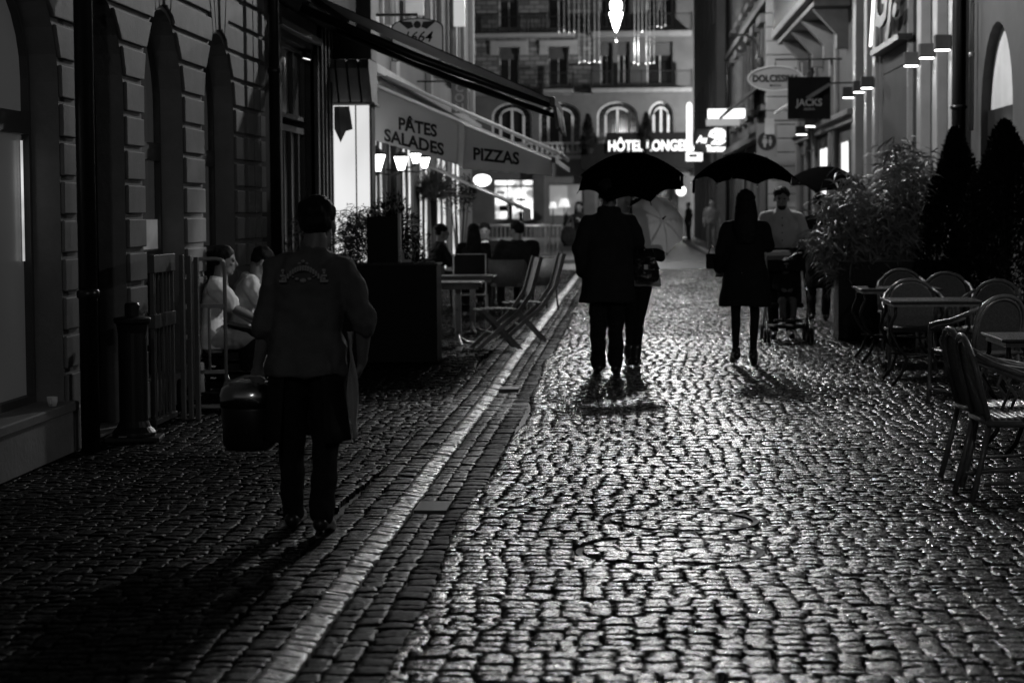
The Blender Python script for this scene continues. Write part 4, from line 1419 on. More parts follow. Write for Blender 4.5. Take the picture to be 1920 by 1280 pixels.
# shops beyond
r3 = empty('shop_row_building', (XRT, 52, 0), 0, 'row of small lit shops with a balcony above on the right', 'building')
w = MB()
sh = [(45.2, 46.0), (46.3, 48.4), (49.2, 50.6), (51.2, 53.6), (54.6, 56.4), (57.0, 58.8)]
wall_with(w, FR, 44.6, 60, 0, 3.6, -.5, 0, [(a, b, .15, 3.05) for a, b in sh])
wall_with(w, FR, 44.6, 60, 3.6, 12, -.5, 0, [(46.0 + k * 2.8, 47.3 + k * 2.8, 6.6, 9.0) for k in range(5)])
under(r3, w.build('wall', 'plaster_right'))
M['lit_shop'] = lit('lit_shop_window', 1.3, .35, 1.2, (1, 2, .5))
for i, (a, b) in enumerate(sh):
    under(r3, window(FR, None, a, b, .15, 3.05, .0, 'frame', 'lit_shop' if i in (1, 3) else ('shop_dim' if i in (2, 4) else 'glass'), nx=1, fw=.04))
for k in range(5):
    under(r3, window(FR, None, 46.0 + k * 2.8, 47.3 + k * 2.8, 6.6, 9.0, -.12, 'frame_white', 'glass', nx=2, nz=3, fw=.05))
w = MB()
FR.box(w, 46, 57, 6.0, 6.22, .002, .95); FR.box(w, 46.1, 56.9, 5.86, 6.0, .002, .8)
under(r3, w.build('balcony_slab', 'stone_trim', bevel=.03))
for u in (46.6, 49.6, 52.6, 55.6):
    w = MB()
    FR.poly(w, [(u, 5.0), (u + .3, 5.0), (u + .3, 5.84), (u, 5.84)], .004, .25)
    w.prism([FR.p(u, 5.3, .25), FR.p(u, 5.84, .25), FR.p(u, 5.84, .75)], (0, .3, 0))
    under(r3, w.build('corbel', 'stone_trim'))
w = MB()
FR.box(w, 46, 57, 7.1, 7.16, .86, .92)
k = 0
while 46 + k * .14 < 57:
    FR.box(w, 46 + k * .14, 46.03 + k * .14, 6.22, 7.1, .88, .905); k += 1
under(r3, w.build('railing', 'iron'))
w = MB()
for (za, zb, dd) in ((3.35, 3.5, .12), (3.5, 3.62, .22)):
    FR.box(w, 44.7, 60, za, zb, .002, dd)
for u in (44.85, 48.9, 50.1, 54.1, 56.7, 59.5):
    FR.box(w, u - .18, u + .18, 0, 3.33, .002, .1); FR.box(w, u - .18, u + .18, 3.63, 5.84, .002, .08)
under(r3, w.build('cornice', 'stone_trim', bevel=.012))
downpipe('drain_pipe', 4.55, 53.0, 0, 11, .07, 'dark drain pipe rising behind the square black sign')
wall_lamp(FR, 4.5, 52.4, 3.55, 'small shop lamp right of its twin over the lit shop doorway', 14, False, .15)
wall_lamp(FR, 4.5, 55.2, 3.45, 'small shop lamp farthest down the right side, over the lit shop doorway', 14, False, .15)

r4 = empty('pale_quoined_building', (4.1, 70, 0), 0, 'pale building with a grooved corner and ornate windows on the right', 'building')
X4 = 4.1
F4 = Fac((X4, 0, 0), (0, 1, 0), (-1, 0, 0))
w = MB()
ops4 = [(62.5 + k * 3.4, 64 + k * 3.4) for k in range(6)]
for za, zb, a_, b_ in ((0, 3.8, .4, 3.1), (3.8, 7.4, 4.6, 6.9), (7.4, 13, 8.2, 10.6)):
    wall_with(w, F4, 60, 84, za, zb, -1.5, 0, [(a, b, a_, b_) for a, b in ops4])
under(r4, w.build('wall', 'plaster'))
for a, b in ops4:
    under(r4, window(F4, None, a, b, .4, 3.1, -.1, 'frame', 'shop_dim', nx=2, fw=.06))
    under(r4, window(F4, None, a, b, 4.6, 6.9, -.1, 'frame_white', 'glass', nx=2, nz=3, fw=.06))
    under(r4, window(F4, None, a, b, 8.2, 10.6, -.1, 'frame_white', 'glass', nx=2, nz=3, fw=.06))
w = MB()
for a, b in ops4:
    for (za, zb) in ((4.6, 6.9), (8.2, 10.6)):
        F4.box(w, a - .2, b + .2, zb + .02, zb + .28, .002, .22); F4.box(w, a - .2, b + .2, za - .2, za - .03, .002, .2)
        F4.box(w, a - .2, a - .02, za, zb, .002, .09); F4.box(w, b + .02, b + .2, za, zb, .002, .09)
F4.box(w, 60, 84, 3.6, 3.85, .002, .3); F4.box(w, 60, 84, 7.3, 7.5, .002, .25)
under(r4, w.build('window_surround', 'stone_trim', bevel=.02))
w = MB()
xa = at(1435, 100, 59.9).x; xb = at(1470, 100, 59.9).x
z = .05
while z < 12:
    w.box(xa + .02, xb + .4, 59.86, 60.0, z, z + .36)
    z += .385
under(r4, w.build('quoin_blocks', 'plaster_pale', bevel=.012))
r5 = empty('far_right_building', (3.4, 98, 0), 0, 'dark narrow building at the far end of the right row, beside the hotel', 'building')
F5 = Fac((3.55, 0, 0), (0, 1, 0), (-1, 0, 0))
w = MB()
ops5 = [(86 + k * 4.2, 87.8 + k * 4.2) for k in range(6)]
for za, zb, a_, b_ in ((0, 4, .1, 3.2), (4, 8, 4.8, 7.2), (8, 14, 9, 11.4)):
    wall_with(w, F5, 84, 112, za, zb, -1.5, 0, [(a, b, a_, b_) for a, b in ops5])
under(r5, w.build('wall', 'plaster'))
for a, b in ops5:
    under(r5, window(F5, None, a, b, .1, 3.2, -.1, 'frame', 'shop_dim', nx=2, fw=.08))
    under(r5, window(F5, None, a, b, 4.8, 7.2, -.1, 'frame', 'glass', nx=2, nz=2, fw=.08))
    under(r5, window(F5, None, a, b, 9, 11.4, -.1, 'frame', 'glass', nx=2, nz=2, fw=.08))
downpipe('drain_pipe', 3.95, 83.5, 0, 13, .08, 'tall dark drain pipe between the two farthest buildings on the right')
# ---------------- signs and things on the right row ----------------
e, hw, hh = sign_board('square_shop_sign', 'square black hanging sign lettered JACKS', 'sign', 1477, 145, 1557, 223, 44, 'black_matt', 4.8, .1)
text('lettering', 'JACKS', 'sign_pale', e, lambda v: (v.x * .19, -.056, v.y * .2 - .1), size=1, bold=.02, ext=.003)
text('lettering', 'GENEVA', 'sign_pale', e, lambda v: (v.x * .06, -.056, v.y * .06 - .23), size=1, bold=.01, ext=.003)
MB().prism([(-.1, -.4, .0), (.36, -.4, .28), (.42, -.4, .24), (-.05, -.4, -.06)], (0, .05, 0)).build('furled_flag', 'cloth_grey', e)
p = at(1454, 148, 48)
k = 48 / F
e = empty('oval_shop_sign', (p.x, p.y, p.z), 0, 'grey oval hanging sign lettered DOLCISSIMA, partly behind the square black sign', 'sign')
pts = [(50 * k * math.cos(2 * PI * j / 40), 22 * k * math.sin(2 * PI * j / 40)) for j in range(40)]
M['sign_grey'] = mat('grey_sign_face', .16, .5, emit=.035)
MB().prism([(x, -.04, z) for x, z in pts], (0, .08, 0)).build('board', 'sign_grey', e)
rm = MB().tube([(x * 1.02, -.045, z * 1.03) for x, z in pts + pts[:1]], .016, 6, False)
rm.build('rim', 'sign_pale', e)
vs, fs = text_verts('DOLCISSIMA', size=1, bold=.03, ext=.004)
sx = 86 * k / (max(v.x for v in vs) - min(v.x for v in vs))
MB().add([(v.x * sx, -.05, v.y * .21) for v in vs], fs).build('lettering', 'lettering', e)
text('lettering', 'MAISON', 'lettering', e, lambda v: (v.x * .07, -.05, v.y * .07 - .15), size=1, bold=.01, ext=.003)
MB().tube([(0, 0, 22 * k), (0, 0, 22 * k + .16), (4.8 - p.x, 0, 22 * k + .16)], .02, 6).build('bracket', 'iron', e)
e, hw, hh = sign_board('white_lightbox', 'blank white lightbox sign glowing above the small neon signs', 'sign', 1327, 205, 1397, 222, 72, 'neon_soft', 4.1, .15)
MB().box(-hw - .06, hw - .18, -.06, .06, -hh - .24, -hh - .02).build('lower_panel', lit('lower_panel_light', .3), e)
e, hw, hh = sign_board('vertical_neon', 'tall rounded white neon column sign at the end of the hotel lettering', 'sign', 1287, 199, 1298, 284, 90, 'neon', 3.55, .2)
MB().ell((0, 0, hh), (hw, .1, .16), 12, 8).build('neon_cap', 'neon', e, smooth=True)
e, hw, hh = sign_board('small_lightbox', 'small white lightbox at the foot of the neon column', 'sign', 1286, 286, 1317, 302, 89, 'neon', 3.55, .2)
MB().box(-.22, .12, -.12, -.101, -.02, .1).build('sign_mark', 'lettering', e)
p = at(1336, 262, 84)
k = 84 / F
e = empty('neon_shop_sign', (p.x, p.y, p.z), 0, 'small neon sign with the word Au and a scroll shape right of the neon column', 'sign')
text('lettering', 'Au', 'neon', e, lambda v: (v.x * .34 - 21 * k, -.1, v.y * .42), size=1, bold=.02, ext=.02, shear=.3)
MB().tube([(x * k, -.1, z * k) for x, z in ((-5, 5), (-2, 14), (6, 18), (16, 17), (24, 11), (26, 4), (16, 8), (8, 10), (0, 6), (12, 2), (24, -3), (14, -7), (-2, -6), (6, -2))], .07, 8).build('neon_scroll', 'neon', e, smooth=True)
text('lettering', 'Thermos', 'neon', e, lambda v: (v.x * .2 + 6 * k, -.1, v.y * .32 - 17 * k), size=1, bold=.05, ext=.02)
MB().box(-30 * k, 28 * k, .02, .06, -24 * k, 20 * k).build('backing', 'plaster_dark', e)
MB().tube([(28 * k, .04, 0), (4.0 - p.x, .04, 0)], .03, 6).build('bracket', 'iron', e)
p = at(1438, 265, 57)
k = 57 / F
e = empty('pedestrian_sign', (p.x, p.y, p.z), 0, 'round dark pedestrian zone sign with two white figures on a pale panel', 'road sign')
MB().box(-19 * k, 19 * k, 0, .03, -29 * k, 33 * k).build('panel', 'sign_grey', e, bevel=.005)
MB().prism([(17.5 * k * math.cos(2 * PI * j / 32), -.012, 17.5 * k * math.sin(2 * PI * j / 32)) for j in range(32)], (0, .01, 0)).build('disc', 'lettering', e)
def figure(cx, s, nm):
    m = MB(); m.ell((cx, -.016, 9 * k * s), (2.6 * k * s, .004, 2.8 * k * s), 12, 6)
    m.prism([(cx - 4 * k * s, -.018, 5 * k * s), (cx + 4 * k * s, -.018, 5 * k * s), (cx + 5 * k * s, -.018, -4 * k * s), (cx + 2.5 * k * s, -.018, -4 * k * s), (cx + 2 * k * s, -.018, -12 * k * s), (cx - 2 * k * s, -.018, -12 * k * s), (cx - 2.5 * k * s, -.018, -4 * k * s), (cx - 5 * k * s, -.018, -4 * k * s)], (0, .004, 0))
    m.build(nm, 'sign_pale', e)
figure(-4 * k, .95, 'pictogram'); figure(6 * k, .7, 'pictogram')
MB().tube([(0, .05, -p.z), (0, .05, .5)], .03, 8).build('post', 'iron', e)
e, hw, hh = sign_board('flag_sign', 'small pale flag-like sign hanging above the round pedestrian sign', 'sign', 1434, 222, 1452, 252, 53, 'sign_pale', 4.8, .03)
# wrought iron scroll bracket
p = at(1392, 110, 60)
k = 60 / F
e = empty('scroll_bracket', (p.x, p.y, p.z), 0, 'curled wrought iron bracket high on the right, left of the grooved corner', 'bracket')
def spiral(cx, cz, r0, r1, t0, t1, n=22):
    return [((cx + (r0 + (r1 - r0) * i / n) * math.cos(t0 + (t1 - t0) * i / n)) * k, 0, (cz + (r0 + (r1 - r0) * i / n) * math.sin(t0 + (t1 - t0) * i / n)) * k) for i in range(n + 1)]
MB().tube(spiral(-4, 20, 3, 11, 0, 4.5 * PI), .022, 6).build('scroll', 'iron', e)
MB().tube(spiral(0, 12, 32, 28, R(110), R(-30)), .03, 6).build('arm', 'iron', e)
MB().tube([(20 * k, 0, 60 * k), (21 * k, 0, -30 * k)], .03, 6).build('upright', 'iron', e)
MB().ell((34 * k, 0, -8 * k), (.1, .02, .16), 8, 6).build('leaf_ornament', 'iron', e)
# sloping shop awning on the right
e = empty('shop_awning', (4.8, 49, 0), 0, 'folded shop awning with a bright edge between the oval and the black sign', 'awning')
q0 = at(1480, 196, 50); q1 = at(1440, 222, 52)
a_ = MB(); a_.prism([(q0.x, 50, q0.z), (4.79, 50, q0.z + .5), (4.79, 50, q0.z + .46), (q0.x, 50, q0.z - .04)], (0, 4.5, 0))
under(e, a_.build('fabric', 'canvas'))
under(e, MB().tube([(q0.x, 49.9, q0.z), (q0.x, 54.6, q0.z)], .04, 8).build('front_bar', 'frame_white', smooth=True))
e = empty('striped_shop_awning', (4.1, 62, 0), 0, 'steep folded awning on the pale building, left of the oval sign', 'awning')
q0 = at(1362, 210, 64)
a_ = MB(); a_.prism([(q0.x, 62, q0.z), (4.09, 62, q0.z + .9), (4.09, 62, q0.z + .82), (q0.x, 62, q0.z - .06)], (0, 6, 0))
under(e, a_.build('fabric', 'cloth_grey'))
under(e, MB().tube([(q0.x, 61.9, q0.z), (q0.x, 68.1, q0.z)], .04, 8).build('front_bar', 'metal', smooth=True))

# ---------------- catenary lanterns over the street ----------------
M['street_globe'] = lit('street_lantern_glass', 9)
def street_lantern(Y, X, z, power, label, wx):
    e = empty('street_lantern', (X, Y, z), 0, label, 'street lantern', 'lanterns hung on cables over the street')
    MB().lathe([(.02, -.62), (.10, -.45), (.20, -.1), (.235, .0), (.235, .06), (.12, .07)], n=16).build('lantern_glass', 'street_globe', e, smooth=True)
    MB().lathe([(.12, .12), (.20, .18), (.21, .36), (.15, .52), (.06, .60)], n=16).build('upper_glass', 'street_globe', e, smooth=True)
    MB().lathe([(.08, .06), (.09, .08), (.09, .11), (.08, .13)], n=12).build('collar', 'iron', e)
    MB().tube([(0, 0, .6), (0, 0, .95)], .02, 6).build('hanger', 'iron', e)
    cx = MB()
    for (xe) in (wx[0] - X, wx[1] - X):
        pts = [(xe * t, 0, .95 + .25 * (t * t)) for t in [j / 8 for j in range(9)]]
        cx.tube(pts, .012, 6)
    cx.build('cable', 'iron', e)
    MB().lathe([(.03, -.95), (.05, -.9), (.02, -.62)], n=8).build('finial', 'iron', e)
    point('lantern_light', (0, -.0, -1.0), power, .16, e)
    return e
street_lantern(30, .55, 7.7, 1500, 'street lantern hung above the umbrella couple', (XR, 4.8))
street_lantern(46.5, .75, 8.4, 1000, 'street lantern hung above the shop row', (XR, 4.8))
street_lantern(58, .5, 8.4, 900, 'street lantern hung where the cobbles end', (XR, 4.8))
p = at(1155, 27, 75)
street_lantern(75, p.x, p.z, 1100, 'double lit street lantern hanging at the top centre of the street', (-12, 4.1))
street_lantern(-7, .3, 7.7, 360, 'unseen street lantern added behind the viewer to light the figures', (XL, 4.8))  # lamp added out of view to light the waiter and the coats
def hidden_lamp(X, Y, h, power, label):  # lamps added out of sight behind buildings to brighten the hotel front
    e = empty('hidden_hotel_lamp', (X, Y, 0), 0, label, 'added lamp', 'added hidden lamps lighting the hotel')
    MB().lathe([(.14, 0), (.14, .3), (.07, .4), (.05, h - .3), (.08, h - .25)], n=14).build('post', 'iron', e)
    MB().lathe([(.1, h - .25), (.22, h + .2), (.1, h + .3)], n=14).build('lamp_glass', 'street_globe', e, smooth=True)
    point('lamp_light', (0, -.0, h + .6), power, .25, e)
hidden_lamp(-15, 106, 6.5, 19000, 'added post lamp hidden at the left side of the square, lighting the hotel')
hidden_lamp(9, 119, 6.5, 9000, 'added post lamp hidden behind the last building on the right, lighting the hotel')
# Christmas light curtains
M['fairy'] = lit('fairy_light_strand', .14, .9, 40)
M['fairy'].node_tree.nodes['Principled BSDF'].inputs['Base Color'].default_value = (.02, .02, .02, 1)
for nm, px0, px1, ln, lab in (('left', 1048, 1124, (60, 58, 62, 60, 118, 115, 118, 116, 117), 'hanging curtain of fairy light strands left of the bright street lantern'), ('right', 1190, 1248, (118, 121, 60, 120, 119, 118, 50, 52, 48), 'hanging curtain of fairy light strands right of the bright street lantern')):
    p0 = at(px0, -30, 76)
    e = empty('light_curtain', (p0.x, 76, p0.z), 0, lab, 'fairy lights', 'fairy light curtains over the street')
    n = len(ln)
    for j, l in enumerate(ln):
        p = at(px0 + (px1 - px0) * j / (n - 1), l, 76)
        MB().tube([(p.x - p0.x, 0, 0), (p.x - p0.x + .02 * math.sin(j * 3), 0, (p.z - p0.z) * .5), (p.x - p0.x, 0, p.z - p0.z)], .013, 5).build('strand', 'fairy', e)
        MB().ell((p.x - p0.x, 0, p.z - p0.z), (.03, .03, .04), 8, 6).build('bulb', lit('bulb', .2) if j == 0 else bpy.data.materials['bulb'], e)
    x1 = at(px1, 0, 76).x - p0.x
    MB().tube([(-.3, 0, .0), (x1 + .3, 0, 0)], .02, 6).build('cable', 'iron', e)

# ---------------- crowd barriers ----------------
def barrier(x, y, rz, label):
    e = empty('crowd_barrier', (x, y, 0), rz, label, 'barrier', 'crowd barriers at the edge of the square')
    f = MB().tube([(-1.25, 0, .0), (-1.25, 0, 1.12), (1.25, 0, 1.12), (1.25, 0, 0)], .022, 8)
    f.tube([(-1.25, 0, .22), (1.25, 0, .22)], .018, 8)
    f.build('frame', 'metal', e, smooth=True)
    for j in range(1, 20):
        MB().tube([(-1.25 + j * .125, 0, .22), (-1.25 + j * .125, 0, 1.12)], .009, 6).build('bar', 'metal', e)
    for s in (-1.1, 1.1):
        MB().tube([(s, -.3, .02), (s, 0, .1), (s, .3, .02)], .018, 6).build('foot', 'metal', e)
    return e
barrier(-3.08, 61, 0, 'metal crowd barrier nearest the distant woman with the bag')
barrier(-5.7, 61.6, R(-6), 'metal crowd barrier behind the diners, farther left')
barrier(-3.6, 66, R(4), 'metal crowd barrier standing behind the front row of barriers')
# ---------------- planters and plants ----------------
def bamboo(name, loc, n_st, h, spread, leaves, label, rs, group, ln=.13, wd=.014, cat='plant', lm='leaf', lean=.0):
    e = empty(name, loc, 0, label, cat, group)
    st = MB(); lv = MB()
    for i in range(n_st):
        bx, by = rs.uniform(-spread[0], spread[0]), rs.uniform(-spread[1], spread[1])
        hh = h * rs.uniform(.62, 1.05)
        a = rs.uniform(0, 2 * PI); le = rs.uniform(.05, .30) * h
        P = lambda t: Vector((bx + math.cos(a) * le * t ** 2 + lean * t, by + math.sin(a) * le * t ** 2, hh * (t - .10 * t ** 3)))
        st.tube([P(j / 6) for j in range(7)], [.006, .006, .005, .005, .004, .003, .002], 5)
        def fn(q):
            t = 1 - q.random() ** 1.3 * .66
            p = P(t) + Vector((q.gauss(0, .085), q.gauss(0, .085), q.gauss(0, .04)))
            b = q.uniform(0, 2 * PI)
            return p, (math.cos(b), math.sin(b), q.uniform(-.3, .3))
        m = leaf_cloud(int(leaves / n_st), fn, ln, wd, rs, .35, True)
        lv.add(m.v, m.f)
    st.build('stem', 'stem', e)
    lv.build('foliage', lm, e)
    return e
def planter(name, x0, x1, y0, y1, h, label, m='bin'):
    e = empty(name, ((x0 + x1) / 2, (y0 + y1) / 2, 0), 0, label, 'planter')
    a, b = (x1 - x0) / 2, (y1 - y0) / 2
    bx = MB(); t = .025
    bx.box(-a, a, -b, -b + t, .01, h); bx.box(-a, a, b - t, b, .01, h); bx.box(-a, -a + t, -b + t, b - t, .01, h); bx.box(a - t, a, -b + t, b - t, .01, h)
    bx.build('box', m, e, bevel=.004)
    rm = MB(); rm.box(-a - .012, a + .012, -b - .012, -b + .03, h + .001, h + .02); rm.box(-a - .012, a + .012, b - .03, b + .012, h + .001, h + .02)
    rm.box(-a - .012, -a + .03, -b + .03, b - .03, h + .001, h + .02); rm.box(a - .03, a + .012, -b + .03, b - .03, h + .001, h + .02)
    rm.build('rim', 'black_paint', e, bevel=.003)
    MB().box(-a + t, a - t, -b + t, b - t, h - .1, h - .06).build('soil', 'mortar', e)
    return e
# left terrace: low box, tall screen, bushes
pa = gr(820, 681)
planter('planter_box', -3.05, pa.x, pa.y, pa.y + .55, 1.0, 'low black planter box at the near end of the left terrace')
e = empty('menu_board', (0, 0, 0), 0, 'tall black screen board standing on the left terrace behind the low planter', 'board')
x0, x1 = at(690, 500, 22.4).x, at(752, 500, 22.4).x
e.location = ((x0 + x1) / 2, 22.4, 0); a = (x1 - x0) / 2
MB().box(-a, a, -.02, .02, .06, 1.50).build('panel', 'bin', e, bevel=.004)
MB().box(a - .028, a + .004, -.03, .03, .0, 1.53).build('edge_rail', 'metal', e, bevel=.003)
MB().box(-a - .004, -a + .02, -.03, .03, 0, 1.53).build('edge_rail', 'bin', e, bevel=.003)
q = at(762, 488, 21.9)
e = empty('napkin_holder', (q.x, 21.9, 1.03), 0, 'small white napkin holder on top of the low black planter', 'napkin holder')
MB().prism([(-.05, -.02, 0), (.05, -.02, 0), (.05, -.02, .02), (-.02, -.02, .03), (-.035, -.02, .13), (-.05, -.02, .13)], (0, .04, 0)).build('holder', 'cloth_pale', e)
MB().box(-.005, .045, -.015, .015, .021, .026).build('napkin', 'white', e)
rs = random.Random(8)
gp = 'bushes on the left terrace'
def loc_at(px, Y, z=0): return (at(px, 400, Y).x, Y, z)
bamboo('bamboo_bush', loc_at(655, 22.9), 9, 1.72, (.14, .15), 2600, 'thin leaved bamboo bush silhouetted against the lit white pillar', rs, gp, .10, .011)
bamboo('bamboo_bush', loc_at(560, 22.6), 7, 1.62, (.25, .12), 1500, 'bamboo bush left of the waiter before the dark doorway', rs, gp, .10, .011)
def shrub(name, loc, rad, zc, n, leaf, lw, label, rs, group=None, m='leaf_dark', cat='shrub'):
    e = empty(name, loc, 0, label, cat, group)
    lumps = [(rs.gauss(0, rad[0] * .45), rs.gauss(0, rad[1] * .4), zc + rs.gauss(0, rad[2] * .4), rs.uniform(.45, .7)) for _ in range(9)]
    def fn(q):
        c = q.choice(lumps)
        v = Vector((q.gauss(0, 1), q.gauss(0, 1), q.gauss(0, 1))); v.normalize()
        rr = c[3] * q.random() ** .35
        return (c[0] + v.x * rad[0] * rr, c[1] + v.y * rad[1] * rr, max(.05, c[2] + v.z * rad[2] * rr)), v
    leaf_cloud(n, fn, leaf, leaf * lw, rs).build('foliage', m, e)
    st = MB()
    for k in range(6):
        a = k * 1.05
        st.tube([(.02 * math.cos(a), .02 * math.sin(a), .0), (.3 * rad[0] * math.cos(a), .3 * rad[1] * math.sin(a), zc * .6), (.6 * rad[0] * math.cos(a), .6 * rad[1] * math.sin(a), zc + rad[2] * .3)], [.018, .012, .005], 6)
    st.build('stem', 'stem', e)
    return e
shrub('rounded_shrub', loc_at(722, 23.2), (.30, .25, .36), 1.38, 5200, .06, .2, 'dark rounded shrub behind the tall black screen', rs, gp)
# spiky grass palm
e = empty('spiky_palm', loc_at(812, 37), 0, 'spiky fan leaved palm behind the diners, under the lettered curtain', 'plant', gp)
bl = MB()
for k in range(230):
    a = rs.uniform(0, 2 * PI); el = rs.uniform(.0, 1.45); l = rs.uniform(.42, .72)
    d = Vector((math.cos(a) * math.cos(el), math.sin(a) * math.cos(el), math.sin(el)))
    c = Vector((rs.gauss(0, .1), rs.gauss(0, .07), 1.82 + rs.gauss(0, .06)))
    s_ = d.cross(Vector((rs.gauss(0, 1), rs.gauss(0, 1), rs.gauss(0, 1)))).normalized() * .011
    m1 = c + d * l * .6; t1 = c + d * l + Vector((0, 0, -.10 * l))
    bl.add([c - s_, c + s_, m1 + s_, m1 - s_, t1], [(0, 1, 2, 3), (3, 2, 4)])
bl.build('fronds', 'leaf', e)
MB().tube([(0, 0, 0), (.02, 0, .6), (0, 0, 1.82)], [.06, .05, .06], 8).build('trunk', 'stem', e)
shrub('dark_shrub', loc_at(770, 24.6), (.22, .2, .45), .95, 2600, .06, .22, 'dark shrub between the tall screen and the spiky palm', rs, gp)
shrub('dark_shrub', loc_at(862, 37.5), (.3, .3, .35), 1.85, 1800, .07, .2, 'loose dark shrub on the terrace right of the spiky palm', rs, gp)
# right terrace: bamboo box and conifer columns
pr = gr(1572, 638)
planter('planter_box', pr.x, pr.x + 1.55, pr.y, pr.y + .6, .92, 'wide black planter box full of bamboo on the right terrace', 'bin')
gb = 'bamboo plants in the right planter'
for (px, n_, hh, lv, lab) in ((1610, 10, 1.62, 1900, 'leftmost bamboo clump of the right planter, spreading over the walker'), (1650, 10, 2.2, 2000, 'tallest bamboo clump in the middle of the right planter'),
                            (1705, 10, 2.05, 2000, 'bamboo clump on the right of the planter, next to the dark conifers')):
    p = at(px, 500, pr.y + .3)
    bamboo('bamboo_plant', (p.x, pr.y + .3, .35), n_, hh - .35 + .25, (.13, .14), lv, lab, rs, gb, .21, .020, lean=-.24 if px == 1610 else 0)
gc = 'dark conifers on the right terrace'
for (px, Y, z, lab, rr) in ((1790, 25.2, 2.45, 'slim dark conifer next to the bamboo planter', .60), (1882, 24.4, 2.5, 'broad dark conifer at the right edge, the rightmost one', .78)):
    p = at(px, 500, Y)
    conifer('conifer_column', (p.x, Y, 0), z, rr, 24000, .06, lab, 'conifer', gc, rs, .28, True, .4)

# ---------------- left terrace furniture ----------------
def folding_chair():
    e = empty('folding_chair', (0, 0, 0), 0)
    # faces -x; side frames are long curved slats crossing
    for y in (-.21, .21):
        mb = MB()
        P = [(-.50, 0.0), (-.28, .20), (-.02, .42), (.14, .66), (.20, .88), (.245, 1.04)]
        for i in range(len(P) - 1):
            (xa, za), (xb, zb) = P[i], P[i + 1]
            dx, dz = xb - xa, zb - za; l = math.hypot(dx, dz); nx, nz = -dz / l * .022, dx / l * .022
            mb.prism([(xa + nx, y - .012, za + nz), (xb + nx, y - .012, zb + nz), (xb - nx, y - .012, zb - nz), (xa - nx, y - .012, za - nz)], (0, .024, 0))
        mb.build('back_leg', 'wood', e)
        y2 = y * .84
        mb = MB()
        P = [(.02, 0.0), (-.18, .22), (-.42, .46)]
        for i in range(len(P) - 1):
            (xa, za), (xb, zb) = P[i], P[i + 1]
            dx, dz = xb - xa, zb - za; l = math.hypot(dx, dz); nx, nz = -dz / l * .022, dx / l * .022
            mb.prism([(xa + nx, y2 - .012, za + nz), (xb + nx, y2 - .012, zb + nz), (xb - nx, y2 - .012, zb - nz), (xa - nx, y2 - .012, za - nz)], (0, .024, 0))
        mb.build('front_leg', 'wood', e)
    seat = MB()
    for k in range(7):
        x = -.46 + k * .066
        seat.box(x, x + .05, -.20, .20, .452 - .004 * (3 - k) ** 2 * .3, .472 - .004 * (3 - k) ** 2 * .3)
    seat.build('seat', 'wood', e, bevel=.004)
    bk_ = MB()
    for k in range(6):
        y = -.165 + k * .066
        P = [(.12, .60), (.185, .83), (.235, 1.0 + .03 * math.sin(PI * (k + .5) / 6))]
        for i in range(2):
            (xa, za), (xb, zb) = P[i], P[i + 1]
            bk_.prism([(xa, y - .022, za), (xb, y - .022, zb), (xb + .014, y - .022, zb), (xa + .014, y - .022, za)], (0, .044, 0))
    bk_.build('backrest', 'wood', e)
    MB().tube([(-.3, -.2, .2), (-.3, .2, .2)], .009, 6).build('stretcher', 'metal', e)
    return e
fc = folding_chair()
p1 = gr(967, 657)
tag(fc, 'nearer wooden folding chair beside the pale kerb stripe, facing the slatted tables', 'chair', 'wooden folding chairs on the left terrace')
fc.location = (p1.x, p1.y + .2, 0); fc.rotation_euler.z = R(14)
c = clone(fc); c['label'] = 'farther wooden folding chair, just behind the nearer one by the kerb stripe'
c.location = (p1.x + .22, p1.y + 1.9, 0); c.rotation_euler.z = R(10)
def slat_table(x, y, w, d, label):
    e = empty('slatted_table', (x, y, 0), 0, label, 'table', 'slatted tables on the left terrace')
    t = MB()
    for k in range(7):
        yy = -d / 2 + d * k / 7
        t.box(-w / 2, w / 2, yy, yy + d / 7 - .012, .715, .74)
    t.build('table_top', 'wood', e, bevel=.003)
    f = MB(); f.box(-w / 2 + .03, w / 2 - .03, -d / 2 + .02, -d / 2 + .05, .66, .713); f.box(-w / 2 + .03, w / 2 - .03, d / 2 - .05, d / 2 - .02, .66, .713)
    f.build('under_frame', 'wood', e)
    for sx in (-w * .27, w * .27):
        MB().box(sx - .035, sx + .035, -.03, .03, .05, .66).build('pedestal', 'metal', e, bevel=.008)
        for sy in (-1, 1):
            MB().tube([(sx, sy * .03, .16), (sx + .02, sy * .08, .07), (sx + .05, sy * .2, .03), (sx + .06, sy * .34, .02)], .014, 8).build('foot', 'metal', e, smooth=True)
        MB().tube([(sx, 0, .10), (sx + .1, 0, .04), (sx + .26, 0, .02)], .014, 8).build('foot', 'metal', e, smooth=True)
    return e
x1 = at(905, 520, 24.6).x
slat_table(x1 - .62, 24.6, 1.24, .72, 'nearer slatted wooden table with chrome pedestals next to the folding chairs')
x2 = at(928, 515, 27.0).x
slat_table(x2 - .62, 27.0, 1.24, .72, 'farther slatted wooden table beyond the nearer one')
# metal framed textile chair, back to the viewer
pm = at(881, 520, 28.3)
e = empty('metal_frame_chair', (pm.x, 28.3, 0), 0, 'chair with a bright square metal frame and dark textile back behind the tables', 'chair')
f = MB().tube([(-.215, 0, 0), (-.215, 0, .98), (.215, 0, .98), (.215, 0, 0)], .011, 8)
f.tube([(-.215, 0, .43), (.215, 0, .43)], .011, 8)
f.build('back_frame', 'metal', e)
MB().box(-.2, .2, -.006, .006, .5, .96).build('backrest', 'cloth_black', e)
MB().box(-.2, .2, .02, .42, .42, .445).build('seat', 'cloth_black', e, bevel=.006)
for s in (-.205, .205):
    MB().tube([(s, .42, .43), (s, .42, 0)], .011, 8).build('leg', 'metal', e)
